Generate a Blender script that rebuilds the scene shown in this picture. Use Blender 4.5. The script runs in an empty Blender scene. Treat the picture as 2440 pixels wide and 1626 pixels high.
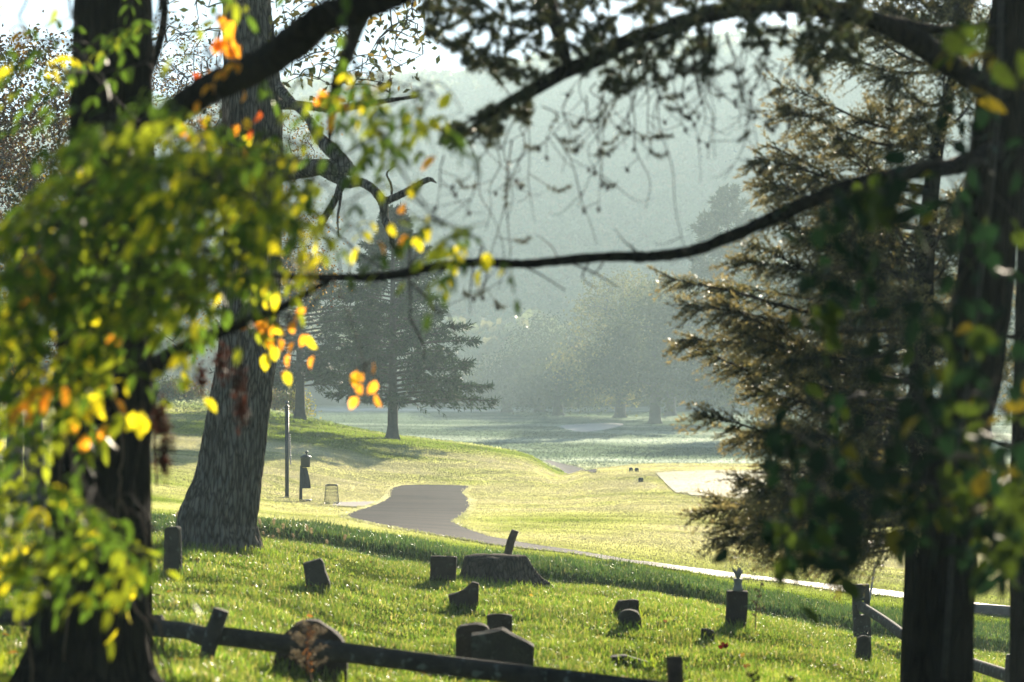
import bpy, bmesh, math, random
import numpy as np
from mathutils import Vector, Matrix
R = math.radians
rng = np.random.default_rng(7)
random.seed(7)
scn = bpy.context.scene
COL = scn.collection

# ------------------------------------------------------------------ camera, light, air
EYE = 5.0
FPX, CX, CY = 5760.0, 1220.0, 813.0            # 85 mm lens, level camera
SUN_AZ, SUN_EL = R(15.0), R(13.5)
cd = bpy.data.cameras.new('camera'); cam = bpy.data.objects.new('camera', cd); COL.objects.link(cam)
cam.location = (0, 0, EYE); cam.rotation_euler = (R(90), 0, 0)
cd.lens = 85; cd.sensor_width = 36; cd.clip_start = 0.1; cd.clip_end = 2000
cd.dof.use_dof = True; cd.dof.focus_distance = 52; cd.dof.aperture_fstop = 2.7
cd.dof.aperture_blades = 0
scn.camera = cam
W = bpy.data.worlds.new('World'); scn.world = W; W.use_nodes = True
nt = W.node_tree; nt.nodes.clear()
sky = nt.nodes.new('ShaderNodeTexSky'); sky.sky_type = 'NISHITA'; sky.sun_disc = False
sky.sun_elevation = SUN_EL; sky.sun_rotation = SUN_AZ
sky.air_density = 0.65; sky.dust_density = 0.3; sky.ozone_density = 3.5
bg = nt.nodes.new('ShaderNodeBackground'); bg.inputs[1].default_value = 0.05
wo = nt.nodes.new('ShaderNodeOutputWorld')
nt.links.new(sky.outputs[0], bg.inputs[0]); nt.links.new(bg.outputs[0], wo.inputs[0])
sd = bpy.data.lights.new('sun', 'SUN'); sun = bpy.data.objects.new('sun', sd); COL.objects.link(sun)
sd.energy = 5.0; sd.angle = R(0.5); sd.color = (1.0, 0.87, 0.68)
sdir = Vector((math.sin(SUN_AZ)*math.cos(SUN_EL), math.cos(SUN_AZ)*math.cos(SUN_EL), math.sin(SUN_EL)))
sun.rotation_euler = (-sdir).to_track_quat('-Z', 'Y').to_euler()
sun.location = (40, 160, 60)
vs = scn.view_settings
scn.display_settings.display_device = 'sRGB'
vs.view_transform = 'Standard'; vs.look = 'None'; vs.gamma = 1; vs.exposure = 1.75
cy = scn.cycles
cy.max_bounces = 7; cy.diffuse_bounces = 3; cy.glossy_bounces = 2; cy.transmission_bounces = 5
cy.volume_bounces = 1; cy.transparent_max_bounces = 6
cy.sample_clamp_indirect = 4.0; cy.sample_clamp_direct = 12.0
cy.use_denoising = True
try:
    cy.denoiser = 'OPENIMAGEDENOISE'
    cy.denoising_input_passes = 'RGB_ALBEDO_NORMAL'
except Exception:
    pass
HAZE_DENSITY = 0.00075

# ------------------------------------------------------------------ helpers
def F(fx, fy, d):
    """the point d metres down the view whose picture position on the 2440 px photograph is (fx, fy)"""
    return np.array([(fx-CX)/FPX*d, d, EYE-(fy-CY)/FPX*d])
def D(u, v, d):
    return F(u*1.037, v*1.037, d)

def tag(o, label=None, cat=None, group=None, kind=None):
    if label: o['label'] = label
    if cat: o['category'] = cat
    if group: o['group'] = group
    if kind: o['kind'] = kind
    return o
def thing(name, loc, label, cat, group=None):
    o = bpy.data.objects.new(name, None); COL.objects.link(o); o.location = tuple(float(c) for c in loc)
    o.empty_display_size = 0.2
    return tag(o, label, cat, group)

class MB:
    """collects vertices, triangles and quads (with a colour per vertex) and links them as one mesh object"""
    def __init__(s): s.V=[]; s.T=[]; s.Q=[]; s.C=[]; s.n=0
    def add(s, V, T=None, Q=None, C=None):
        V = np.asarray(V, float).reshape(-1, 3); s.V.append(V)
        if T is not None and len(T): s.T.append(np.asarray(T, np.int64).reshape(-1,3)+s.n)
        if Q is not None and len(Q): s.Q.append(np.asarray(Q, np.int64).reshape(-1,4)+s.n)
        if C is None: C = np.ones((len(V),3))
        C = np.asarray(C, float)
        if C.ndim == 1: C = np.tile(C, (len(V),1))
        s.C.append(C); s.n += len(V); return s
    def build(s, name, mat, parent=None, smooth=True):
        V = np.concatenate(s.V) if s.V else np.zeros((0,3))
        o_loc = np.array(parent_loc(parent)) if parent is not None else np.zeros(3)
        V = V - o_loc
        T = np.concatenate(s.T) if s.T else np.zeros((0,3), np.int64)
        Q = np.concatenate(s.Q) if s.Q else np.zeros((0,4), np.int64)
        me = bpy.data.meshes.new(name)
        me.vertices.add(len(V)); me.vertices.foreach_set('co', V.astype(np.float32).ravel())
        nl = T.size+Q.size; me.loops.add(nl)
        me.loops.foreach_set('vertex_index', np.concatenate([T.ravel(), Q.ravel()]).astype(np.int32))
        me.polygons.add(len(T)+len(Q))
        st = np.concatenate([np.arange(len(T))*3, T.size+np.arange(len(Q))*4]).astype(np.int32)
        me.polygons.foreach_set('loop_start', st)
        if smooth: me.polygons.foreach_set('use_smooth', np.ones(len(T)+len(Q), bool))
        ca = me.color_attributes.new('Col', 'FLOAT_COLOR', 'POINT')
        C = np.concatenate(s.C) if s.C else np.zeros((0,3))
        ca.data.foreach_set('color', np.concatenate([C, np.ones((len(C),1))], 1).astype(np.float32).ravel())
        me.update(calc_edges=True); me.validate()
        if mat is not None: me.materials.append(mat)
        o = bpy.data.objects.new(name, me); COL.objects.link(o)
        if parent is not None: o.parent = parent
        return o
def parent_loc(p):
    l = np.zeros(3)
    while p is not None:
        l = l + np.array(p.location); p = p.parent
    return l

def unit(a):
    return a/np.maximum(np.linalg.norm(a, axis=-1, keepdims=True), 1e-9)
def smooth_line(P, n=6):
    """Catmull-Rom through the points"""
    P = np.asarray(P, float)
    if len(P) < 3: 
        return np.array([P[0]+(P[-1]-P[0])*t for t in np.linspace(0,1,n+1)])
    Q = np.vstack([2*P[0]-P[1], P, 2*P[-1]-P[-2]]); out = []
    for i in range(1, len(Q)-2):
        for t in np.linspace(0,1,n,endpoint=False):
            a,b,c,d = Q[i-1],Q[i],Q[i+1],Q[i+2]
            out.append(.5*((2*b)+(c-a)*t+(2*a-5*b+4*c-d)*t*t+(3*b-a-3*c+d)*t**3))
    out.append(Q[-2]); return np.array(out)
def tube(mb, P, r, sides=6, C=None, rough=0.0, cap=True):
    P = np.asarray(P, float); n = len(P)
    r = np.broadcast_to(np.asarray(r, float), (n,)) if np.ndim(r)==0 or len(np.atleast_1d(r))==n else np.interp(np.linspace(0,1,n), np.linspace(0,1,len(r)), r)
    t = np.gradient(P, axis=0); t = unit(t)
    ref = np.array([0.31,0.2,0.93]) if abs(t[0][2]) < .9 else np.array([1.0,0.1,0.0])
    a = unit(np.cross(t, ref)); b = np.cross(t, a)
    ang = np.linspace(0, 2*np.pi, sides, endpoint=False)
    rr = r[:,None]*(1+rough*rng.uniform(-1,1,(n,sides)))
    V = P[:,None,:]+rr[...,None]*(np.cos(ang)[None,:,None]*a[:,None,:]+np.sin(ang)[None,:,None]*b[:,None,:])
    i = np.arange(n-1)[:,None]*sides; j = np.arange(sides)[None,:]; k = (j+1)%sides
    Q = np.stack([i+j, i+k, i+sides+k, i+sides+j], -1).reshape(-1,4)
    V = V.reshape(-1,3); T = None
    if cap:
        V = np.vstack([V, P[0], P[-1]]); m = n*sides
        T = [(m, (q+1)%sides, q) for q in range(sides)] + [(m+1, (n-1)*sides+q, (n-1)*sides+(q+1)%sides) for q in range(sides)]
    mb.add(V, T, Q, C); return mb

# value noise
_tab = np.random.default_rng(99).uniform(-1,1,4096)
def _h(i,j,k): return _tab[(i*374761+j*668265+k*2147483+((i*31)^(j*57)^(k*91)))%4096]
def noise3(x, y, z):
    x,y,z = np.broadcast_arrays(np.asarray(x,float), np.asarray(y,float), np.asarray(z,float))
    i,j,k = np.floor(x).astype(np.int64), np.floor(y).astype(np.int64), np.floor(z).astype(np.int64)
    f = [x-i, y-j, z-k]; f = [q*q*(3-2*q) for q in f]; out = 0
    for a in (0,1):
        for b in (0,1):
            for c in (0,1):
                w = (f[0] if a else 1-f[0])*(f[1] if b else 1-f[1])*(f[2] if c else 1-f[2])
                out = out + w*_h(i+a, j+b, k+c)
    return out
def fbm(x,y,z=0,o=4):
    s=0; a=1.0; t=0
    for q in range(o):
        s = s+a*noise3(np.asarray(x)*2**q+q*13.7, np.asarray(y)*2**q+q*7.1, np.asarray(z)*2**q); t+=a; a*=.5
    return s/t
def in_poly(x, y, poly):
    x=np.asarray(x,float); y=np.asarray(y,float); c=np.zeros(x.shape,bool); n=len(poly)
    for a in range(n):
        x0,y0=poly[a][:2]; x1,y1=poly[(a+1)%n][:2]
        if y0==y1: continue
        c ^= ((y0>y)!=(y1>y)) & (x < (x1-x0)*(y-y0)/(y1-y0)+x0)
    return c
def sample_poly(poly, n):
    P=np.array(poly,float); lo,hi=P.min(0),P.max(0); out=np.zeros((0,2))
    while len(out)<n:
        q=rng.uniform(lo,hi,(n*3,2)); out=np.vstack([out,q[in_poly(q[:,0],q[:,1],poly)]])
    return out[:n]

# ------------------------------------------------------------------ materials
def mat(name):
    m = bpy.data.materials.new(name); m.use_nodes = True; n = m.node_tree; n.nodes.clear()
    out = n.nodes.new('ShaderNodeOutputMaterial'); return m, n, out
def nd(n, t, **kw):
    x = n.nodes.new(t)
    for k,v in kw.items():
        if k in x.bl_rna.properties: setattr(x,k,v)
        else: x.inputs[k.replace('_',' ')].default_value = v
    return x
def ramp(n, fac, stops):
    r = n.nodes.new('ShaderNodeValToRGB'); n.links.new(fac, r.inputs[0])
    while len(r.color_ramp.elements) < len(stops): r.color_ramp.elements.new(.5)
    for e,(p,c) in zip(r.color_ramp.elements, stops): e.position=p; e.color=(*c,1)
    return r
def leaf_mat(name, trans=0.5, rough=0.45, boost=1.6, spec=0.4, noise_scale=30.0):
    m,n,out = mat(name)
    at = nd(n,'ShaderNodeAttribute', attribute_name='Col')
    no = nd(n,'ShaderNodeTexNoise', Scale=noise_scale)
    tc = nd(n,'ShaderNodeTexCoord'); n.links.new(tc.outputs['Object'], no.inputs['Vector'])
    r = ramp(n, no.outputs['Fac'], [(.3,(.7,.7,.7)),(.7,(1.2,1.2,1.2))])
    mx = nd(n,'ShaderNodeMix', data_type='RGBA', blend_type='MULTIPLY'); mx.inputs[0].default_value=1
    n.links.new(at.outputs['Color'], mx.inputs[6]); n.links.new(r.outputs[0], mx.inputs[7])
    p = nd(n,'ShaderNodeBsdfPrincipled', Roughness=rough); p.inputs['Specular IOR Level'].default_value=spec
    n.links.new(mx.outputs[2], p.inputs['Base Color'])
    t = nd(n,'ShaderNodeBsdfTranslucent')
    b = nd(n,'ShaderNodeMix', data_type='RGBA', blend_type='MULTIPLY'); b.inputs[0].default_value=1; b.inputs[7].default_value=(boost,boost*1.02,boost*.8,1)
    n.links.new(mx.outputs[2], b.inputs[6]); n.links.new(b.outputs[2], t.inputs['Color'])
    s = nd(n,'ShaderNodeMixShader'); s.inputs[0].default_value=trans
    n.links.new(p.outputs[0], s.inputs[1]); n.links.new(t.outputs[0], s.inputs[2]); n.links.new(s.outputs[0], out.inputs[0])
    return m
def bark_mat(name, dark, light, scale=8.0, stretch=0.18, bump=0.6):
    m,n,out = mat(name)
    tc = nd(n,'ShaderNodeTexCoord'); mp = nd(n,'ShaderNodeMapping'); mp.inputs['Scale'].default_value=(1,1,stretch)
    n.links.new(tc.outputs['Object'], mp.inputs['Vector'])
    v = nd(n,'ShaderNodeTexVoronoi', Scale=scale*2.2, feature='DISTANCE_TO_EDGE'); no = nd(n,'ShaderNodeTexNoise', Scale=scale, Detail=6.0, Roughness=.65)
    wv = nd(n,'ShaderNodeVectorMath', operation='ADD'); sc = nd(n,'ShaderNodeVectorMath', operation='SCALE'); sc.inputs['Scale'].default_value=.06
    n.links.new(mp.outputs[0], no.inputs['Vector']); n.links.new(no.outputs['Color'], sc.inputs[0]); n.links.new(mp.outputs[0], wv.inputs[0]); n.links.new(sc.outputs[0], wv.inputs[1])
    n.links.new(wv.outputs[0], v.inputs['Vector'])
    r = ramp(n, v.outputs['Distance'], [(0,(0,0,0)),(.22,(1,1,1))])
    n2 = nd(n,'ShaderNodeTexNoise', Scale=3.0, Detail=5.0); n.links.new(tc.outputs['Object'], n2.inputs['Vector'])
    mm = nd(n,'ShaderNodeMath', operation='MULTIPLY'); n.links.new(r.outputs[0], mm.inputs[0]); n.links.new(no.outputs['Fac'], mm.inputs[1])
    c = ramp(n, mm.outputs[0], [(0,dark),(.65,light)])
    c2 = ramp(n, n2.outputs['Fac'], [(.35,(.7,.75,.7)),(.65,(1.15,1.1,1.0))])
    mx = nd(n,'ShaderNodeMix', data_type='RGBA', blend_type='MULTIPLY'); mx.inputs[0].default_value=1
    n.links.new(c.outputs[0], mx.inputs[6]); n.links.new(c2.outputs[0], mx.inputs[7])
    p = nd(n,'ShaderNodeBsdfPrincipled', Roughness=.95); p.inputs['Specular IOR Level'].default_value=.05
    n.links.new(mx.outputs[2], p.inputs['Base Color'])
    bu = nd(n,'ShaderNodeBump', Strength=bump, Distance=.03); n.links.new(mm.outputs[0], bu.inputs['Height']); n.links.new(bu.outputs[0], p.inputs['Normal'])
    n.links.new(p.outputs[0], out.inputs[0]); return m
def rough_mat(name, c1, c2, scale=6.0, rough=.85, bump=.4, spec=.3, spots=None, dist=.02):
    m,n,out = mat(name)
    tc = nd(n,'ShaderNodeTexCoord'); no = nd(n,'ShaderNodeTexNoise', Scale=scale, Detail=8.0, Roughness=.65); n.links.new(tc.outputs['Object'], no.inputs['Vector'])
    c = ramp(n, no.outputs['Fac'], [(.3,c1),(.7,c2)]); col = c.outputs[0]
    if spots:
        n3 = nd(n,'ShaderNodeTexNoise', Scale=scale*1.7, Detail=3.0); n.links.new(tc.outputs['Object'], n3.inputs['Vector'])
        rr = ramp(n, n3.outputs['Fac'], [(.6,(0,0,0)),(.68,(1,1,1))])
        mx = nd(n,'ShaderNodeMix', data_type='RGBA'); n.links.new(rr.outputs[0], mx.inputs[0]); n.links.new(col, mx.inputs[6]); mx.inputs[7].default_value=(*spots,1); col = mx.outputs[2]
    p = nd(n,'ShaderNodeBsdfPrincipled', Roughness=rough); p.inputs['Specular IOR Level'].default_value=spec
    n.links.new(col, p.inputs['Base Color'])
    nb = nd(n,'ShaderNodeTexNoise', Scale=scale*6, Detail=6.0); n.links.new(tc.outputs['Object'], nb.inputs['Vector'])
    bu = nd(n,'ShaderNodeBump', Strength=bump, Distance=dist); n.links.new(nb.outputs['Fac'], bu.inputs['Height']); n.links.new(bu.outputs[0], p.inputs['Normal'])
    n.links.new(p.outputs[0], out.inputs[0]); return m

M = {}
M['leaf'] = leaf_mat('broad_leaf', .68, .45, 2.4, .25)
M['shade_leaf'] = leaf_mat('creeper_leaf', .4, .6, 1.5, .08)
M['misty'] = leaf_mat('misty_tree_foliage', .3, .7, 1.4, .05, .25)
M['far_leaf'] = leaf_mat('tree_foliage', .34, .6, 1.4, .25, 3.0)
M['cedar'] = leaf_mat('cedar_foliage', .14, .6, 1.2, .12, 4.0)
M['needle'] = leaf_mat('needle_foliage', .35, .45, 1.5, .45, 8.0)
M['grass'] = leaf_mat('grass_blade', .58, .34, 2.1, .5, 1.2)
M['lawn'] = leaf_mat('dewy_lawn_blade', .62, .5, 2.3, .35, .5)
M['bark_dark'] = bark_mat('dark_bark', (.003,.002,.0015), (.018,.014,.010), 7, .2, .8)
M['bark_oak'] = bark_mat('oak_bark', (.02,.016,.012), (.27,.235,.195), 9, .15, .9)
M['juniper'] = leaf_mat('juniper_spray', .42, .45, 1.8, .4, 8.0)
M['bark_far'] = rough_mat('far_bark', (.05,.042,.035), (.09,.08,.065), 5)
M['twig'] = rough_mat('twig_bark', (.02,.015,.012), (.06,.048,.038), 25)
M['stone'] = rough_mat('weathered_headstone', (.028,.024,.015), (.075,.064,.042), 5, .9, .5, .2, (.12,.125,.085))
M['frost'] = leaf_mat('frosted_fairway_blade', .5, .9, 1.9, 0.0, .15)
M['dew'] = leaf_mat('dewy_leaf', .4, .5, 1.8, .5, .8)
M['stone_brown'] = rough_mat('brown_headstone', (.026,.017,.010), (.065,.043,.026), 6, .9, .5, .2, (.09,.085,.06))
M['wood'] = rough_mat('weathered_rail_wood', (.02,.016,.012), (.075,.062,.048), 9, .85, .5, .3, (.15,.17,.14))
M['wood_brown'] = rough_mat('brown_post_wood', (.06,.035,.02), (.16,.10,.06), 9, .85, .5, .3)
M['green_metal'] = rough_mat('dark_green_paint', (.012,.022,.02), (.02,.034,.03), 4, .4, .05, .5)
M['metal'] = rough_mat('dull_metal', (.2,.2,.2), (.35,.34,.32), 8, .45, .1, .6)
M['towel'] = rough_mat('dark_towel', (.025,.035,.04), (.05,.06,.065), 30, .95, .5, .1)
M['pale'] = rough_mat('pale_marble', (.22,.20,.16), (.34,.31,.26), 10, .7, .2, .4)
M['stump'] = bark_mat('stump_wood', (.03,.022,.018), (.14,.11,.09), 9, .35, .8)
M['cone'] = rough_mat('pine_cone', (.02,.013,.008), (.05,.033,.022), 40)
M['seed'] = leaf_mat('dry_seed_head', .45, .7, 1.5, .2)
M['sand'] = rough_mat('bunker_sand', (.42,.38,.33), (.55,.5,.44), 2)

def asphalt():
    m,n,out = mat('asphalt')
    tc = nd(n,'ShaderNodeTexCoord')
    no = nd(n,'ShaderNodeTexNoise', Scale=60.0, Detail=6.0); n.links.new(tc.outputs['Object'], no.inputs['Vector'])
    n2 = nd(n,'ShaderNodeTexNoise', Scale=.8, Detail=4.0); n.links.new(tc.outputs['Object'], n2.inputs['Vector'])
    mp = nd(n,'ShaderNodeMapping'); mp.inputs['Scale'].default_value=(.12,.55,1); n.links.new(tc.outputs['Object'], mp.inputs['Vector'])
    v = nd(n,'ShaderNodeTexVoronoi', Scale=.55, feature='DISTANCE_TO_EDGE'); n.links.new(mp.outputs[0], v.inputs['Vector'])
    cr = ramp(n, v.outputs['Distance'], [(.0,(.12,.12,.08)),(.022,(.5,.5,.42)),(.05,(1,1,1))])
    c = ramp(n, no.outputs['Fac'], [(.3,(.014,.0115,.010)),(.7,(.046,.037,.031))])
    c2 = ramp(n, n2.outputs['Fac'], [(.3,(.62,.62,.66)),(.7,(1.25,1.18,1.1))])
    a = nd(n,'ShaderNodeMix', data_type='RGBA', blend_type='MULTIPLY'); a.inputs[0].default_value=1; n.links.new(c.outputs[0],a.inputs[6]); n.links.new(c2.outputs[0],a.inputs[7])
    b = nd(n,'ShaderNodeMix', data_type='RGBA', blend_type='MULTIPLY'); b.inputs[0].default_value=1; n.links.new(a.outputs[2],b.inputs[6]); n.links.new(cr.outputs[0],b.inputs[7])
    p = nd(n,'ShaderNodeBsdfPrincipled', Roughness=.55); p.inputs['Specular IOR Level'].default_value=.025; n.links.new(b.outputs[2],p.inputs['Base Color'])
    bu = nd(n,'ShaderNodeBump', Strength=.8, Distance=.012); n.links.new(no.outputs['Fac'],bu.inputs['Height']); n.links.new(bu.outputs[0],p.inputs['Normal'])
    n.links.new(p.outputs[0],out.inputs[0]); return m
M['asphalt'] = asphalt()

def ground_mat(name, dew=.5):
    """turf: colour per vertex (Col) broken by noise, with a dewy sheen"""
    m,n,out = mat(name)
    tc = nd(n,'ShaderNodeTexCoord'); at = nd(n,'ShaderNodeAttribute', attribute_name='Col')
    n1 = nd(n,'ShaderNodeTexNoise', Scale=.5, Detail=8.0, Roughness=.7); n.links.new(tc.outputs['Object'], n1.inputs['Vector'])
    mp = nd(n,'ShaderNodeMapping'); mp.inputs['Scale'].default_value=(.05,.22,1); n.links.new(tc.outputs['Object'], mp.inputs['Vector'])
    n2 = nd(n,'ShaderNodeTexNoise', Scale=1.0, Detail=4.0, Distortion=.6); n.links.new(mp.outputs[0], n2.inputs['Vector'])
    r1 = ramp(n, n1.outputs['Fac'], [(.3,(.6,.62,.5)),(.7,(1.3,1.25,1.2))])
    r2 = ramp(n, n2.outputs['Fac'], [(.35,(.72,.78,.65)),(.6,(1.25,1.2,1.25))])
    a = nd(n,'ShaderNodeMix', data_type='RGBA', blend_type='MULTIPLY'); a.inputs[0].default_value=1; n.links.new(at.outputs['Color'],a.inputs[6]); n.links.new(r1.outputs[0],a.inputs[7])
    b = nd(n,'ShaderNodeMix', data_type='RGBA', blend_type='MULTIPLY'); b.inputs[0].default_value=1; n.links.new(a.outputs[2],b.inputs[6]); n.links.new(r2.outputs[0],b.inputs[7])
    p = nd(n,'ShaderNodeBsdfPrincipled', Roughness=.7); p.inputs['Specular IOR Level'].default_value=dew; n.links.new(b.outputs[2],p.inputs['Base Color'])
    n3 = nd(n,'ShaderNodeTexNoise', Scale=9.0, Detail=6.0, Roughness=.8); n.links.new(tc.outputs['Object'], n3.inputs['Vector'])
    bu = nd(n,'ShaderNodeBump', Strength=1.0, Distance=.08); n.links.new(n3.outputs['Fac'],bu.inputs['Height']); n.links.new(bu.outputs[0],p.inputs['Normal'])
    n.links.new(p.outputs[0],out.inputs[0]); return m
M['ground'] = ground_mat('turf_ground', 0.0)
M['tee'] = ground_mat('dewy_tee_turf', .35)
# ------------------------------------------------------------------ terrain
DL = [0,8,13,18,22,26,30,33,35,36,37.1,43,50,58,66,75,82,90,97,104,112,120,130,150,175,200,240,280,310,340,400]
TB = {
 -600:[3.4,3.3,3.2,3.0,2.9,2.8,2.7,2.6,2.5,2.5,2.5,2.4,2.4,2.4,2.5,2.6,2.7,2.9,3.1,3.3,3.6,3.8,4,4.5,5,5,4.5,4,3.5,3,3],
 0:[3.4,3.25,3.1,2.85,2.65,2.5,2.4,2.3,2.2,2.15,2.2,2.1,1.95,1.85,1.8,1.75,1.75,1.8,1.95,2.1,2.3,2.5,2.7,3.0,3.0,2.5,1,-1,-2,-3,-3],
 480:[3.4,3.25,3.05,2.7,2.55,2.5,2.45,2.35,2.15,2.05,2.15,1.95,1.6,1.3,1.15,1.15,1.25,1.45,1.65,1.8,1.95,2.15,2.2,1.2,-.5,-2,-3.2,-4,-4.3,-4.5,-4.5],
 690:[3.4,3.2,2.95,2.5,2.35,2.32,2.28,2.2,2.05,1.95,2.1,1.75,1.35,.95,.68,.75,.95,1.2,1.38,1.42,1.42,1.2,.4,-1.3,-2.4,-3,-3.6,-4.2,-4.4,-4.5,-4.5],
 900:[3.4,3.2,2.9,2.4,2.15,2.05,2.0,1.95,1.85,1.72,1.88,1.6,1.25,.85,.52,.35,.35,.65,.95,.9,.6,.1,-.7,-1.8,-2.6,-3.1,-3.7,-4.2,-4.4,-4.5,-4.5],
 1176:[3.4,3.2,2.85,2.3,2.0,1.9,1.85,1.75,1.55,1.4,1.56,1.38,1.1,.78,.5,.25,.2,.28,.36,.25,-.2,-.8,-1.4,-2.1,-2.7,-3.2,-3.8,-4.2,-4.4,-4.5,-4.5],
 1220:[3.4,3.2,2.84,2.29,1.99,1.89,1.82,1.7,1.5,1.36,1.52,1.34,1.08,.78,.5,.25,.18,.18,.22,.08,-.5,-1.0,-1.45,-2.1,-2.7,-3.2,-3.8,-4.2,-4.4,-4.5,-4.5],
 1290:[3.4,3.2,2.84,2.29,1.99,1.89,1.80,1.64,1.46,1.30,1.46,1.3,1.06,.78,.5,.2,.0,-.2,-.45,-.75,-1.05,-1.3,-1.6,-2.2,-2.8,-3.2,-3.8,-4.2,-4.4,-4.5,-4.5],
 1340:[3.4,3.2,2.83,2.28,1.98,1.88,1.79,1.62,1.42,1.26,1.43,1.27,1.05,.78,.53,.3,.22,.12,-.28,-.75,-1.05,-1.3,-1.5,-2.1,-2.7,-3.2,-3.8,-4.2,-4.4,-4.5,-4.5],
 1500:[3.4,3.2,2.8,2.25,1.95,1.85,1.72,1.5,1.28,1.12,1.29,1.15,1.0,.78,.58,.4,.28,.15,.03,-.5,-1.0,-1.3,-1.6,-2.2,-2.8,-3.3,-3.9,-4.3,-4.4,-4.5,-4.5],
 1800:[3.4,3.2,2.75,2.25,2.0,1.75,1.45,1.15,.93,.78,.91,.77,.72,.62,.5,.35,.25,.12,0,-.5,-1.0,-1.3,-1.6,-2.2,-2.8,-3.3,-3.9,-4.3,-4.4,-4.5,-4.5],
 2000:[3.4,3.15,2.7,2.15,1.85,1.5,1.15,.9,.68,.56,.69,.54,.5,.45,.38,.28,.2,.1,0,-.5,-1.0,-1.3,-1.6,-2.2,-2.8,-3.3,-3.9,-4.3,-4.4,-4.5,-4.5],
 2353:[3.4,3.15,2.65,2.0,1.65,1.2,.85,.6,.4,.28,.38,.3,.32,.3,.25,.2,.1,.05,0,-.5,-1.0,-1.3,-1.6,-2.2,-2.8,-3.3,-3.9,-4.3,-4.4,-4.5,-4.5],
 3000:[3.4,3.1,2.6,1.9,1.5,1.0,.7,.5,.4,.35,.42,.3,.3,.3,.25,.2,.1,.05,0,-.5,-1.0,-1.3,-1.6,-2.2,-2.8,-3.3,-3.9,-4.3,-4.4,-4.5,-4.5]}
def pchip(x, y, xi):
    x=np.asarray(x,float); y=np.asarray(y,float); h=np.diff(x); dl=np.diff(y)/h; m=np.zeros(len(x))
    for i in range(1,len(x)-1):
        if dl[i-1]*dl[i]>0:
            w1=2*h[i]+h[i-1]; w2=h[i]+2*h[i-1]; m[i]=(w1+w2)/(w1/dl[i-1]+w2/dl[i])
    m[0]=dl[0]; m[-1]=dl[-1]
    k=np.clip(np.searchsorted(x,xi)-1,0,len(h)-1); t=(xi-x[k])/h[k]
    return (y[k]*(1+2*t)*(1-t)**2+m[k]*h[k]*t*(1-t)**2+y[k+1]*t*t*(3-2*t)+m[k+1]*h[k]*t*t*(t-1))
DD = np.arange(0,400.1,.25); UU = np.arange(-600,3000.1,12)
_us = sorted(TB)
for u in _us: TB[u][9]-=.13; TB[u][8]-=.05
_A = np.array([pchip(DL,TB[u],DD) for u in _us])            # columns x DD
H0 = np.array([pchip(_us,_A[:,k],UU) for k in range(len(DD))]).T   # UU x DD
_k = np.exp(-np.linspace(-2,2,9)**2); _k/=_k.sum()
for _ in range(1):
    P_ = np.pad(H0,((4,4),(0,0)),mode='edge'); H0 = sum(_k[q]*P_[q:q+H0.shape[0]] for q in range(9))
def H(x, y):
    x=np.asarray(x,float); y=np.asarray(y,float)
    u = 1176.5+5555*x/np.maximum(y,8.0); d=np.clip(y,0,399.9)
    a=np.clip((u+600)/12,0,len(UU)-1.001); b=np.clip(d/.25,0,len(DD)-1.001)
    i=a.astype(int); j=b.astype(int); fa=a-i; fb=b-j
    z=H0[i,j]*(1-fa)*(1-fb)+H0[i+1,j]*fa*(1-fb)+H0[i,j+1]*(1-fa)*fb+H0[i+1,j+1]*fa*fb
    amp = np.clip((y-10)/10,0,1)*np.clip((46-y)/8,0,1)
    z = z+.035*amp*noise3(x*1.1,y*1.1,.5)+.05*amp*noise3(x*.45,y*.45,3.3)
    z = z+.04*np.clip((y-48)/10,0,1)*noise3(x*.12,y*.12,7.7)
    z = z+.30*np.exp(-((x-8)/6)**2-((y-83)/8)**2)
    z = z+.15*np.clip((y-110)/40,0,1)*noise3(x*.03,y*.03,9.7)
    return z
_dm = np.concatenate([np.arange(9,60,.02), np.arange(60,340,.05)])
def G(fx, fy):
    """where the sight line through (fx, fy) first meets the ground"""
    x=(fx-CX)/FPX*_dm; zr=EYE-(fy-CY)/FPX*_dm; g=H(x,_dm); k=np.argmax(zr<=g)
    if zr[k]>g[k]: k=len(_dm)-1
    d=_dm[k]; return np.array([x[k], d, float(g[k])])

def rounded(P, n=4):
    P=np.array(P,float); return [tuple(q) for q in smooth_line(np.vstack([P,P[:1]]),n)[:-1]]
# cart path outlines (near bend, and the far stretch behind the rise)
PATH_A = [(958,1158),(1018,1157),(1116,1160),(1107,1175),(1121,1190),(1124,1211),(1110,1228),(1089,1244),(1101,1256),(1137,1270),(1182,1284),(1211,1288),(1286,1302),(1480,1333),
          (1543,1341),(1643,1354),(1813,1376),(1897,1386),(2026,1400),(2185,1419),(2440,1450),(2600,1470),(2600,1490),(2440,1466),(2185,1433),(2026,1415),(1897,1396),(1813,1385),(1643,1366),(1480,1342),
          (1300,1315),(1167,1300),(1095,1287),(1018,1274),(893,1253),(819,1233),(848,1218),(878,1209),(911,1195),(923,1184),(924,1175),(932,1165)]
PATH_B = [(1310,1097),(1345,1107),(1395,1121),(1420,1130),(1350,1130),(1318,1112),(1290,1100)]
PA = rounded([G(*p)[:2] for p in PATH_A]); PB = rounded([G(*p)[:2] for p in PATH_B])
TEE = [G(*p)[:2]+rng.normal(size=2)*np.array([.12,.5]) for p in [(1574,1128),(1790,1122),(2100,1122),(2390,1124),(2500,1145),(2390,1175),(1800,1190),(1640,1184),(1605,1160)]]
def on_path(x,y): return in_poly(x,y,PA)|in_poly(x,y,PB)

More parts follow.
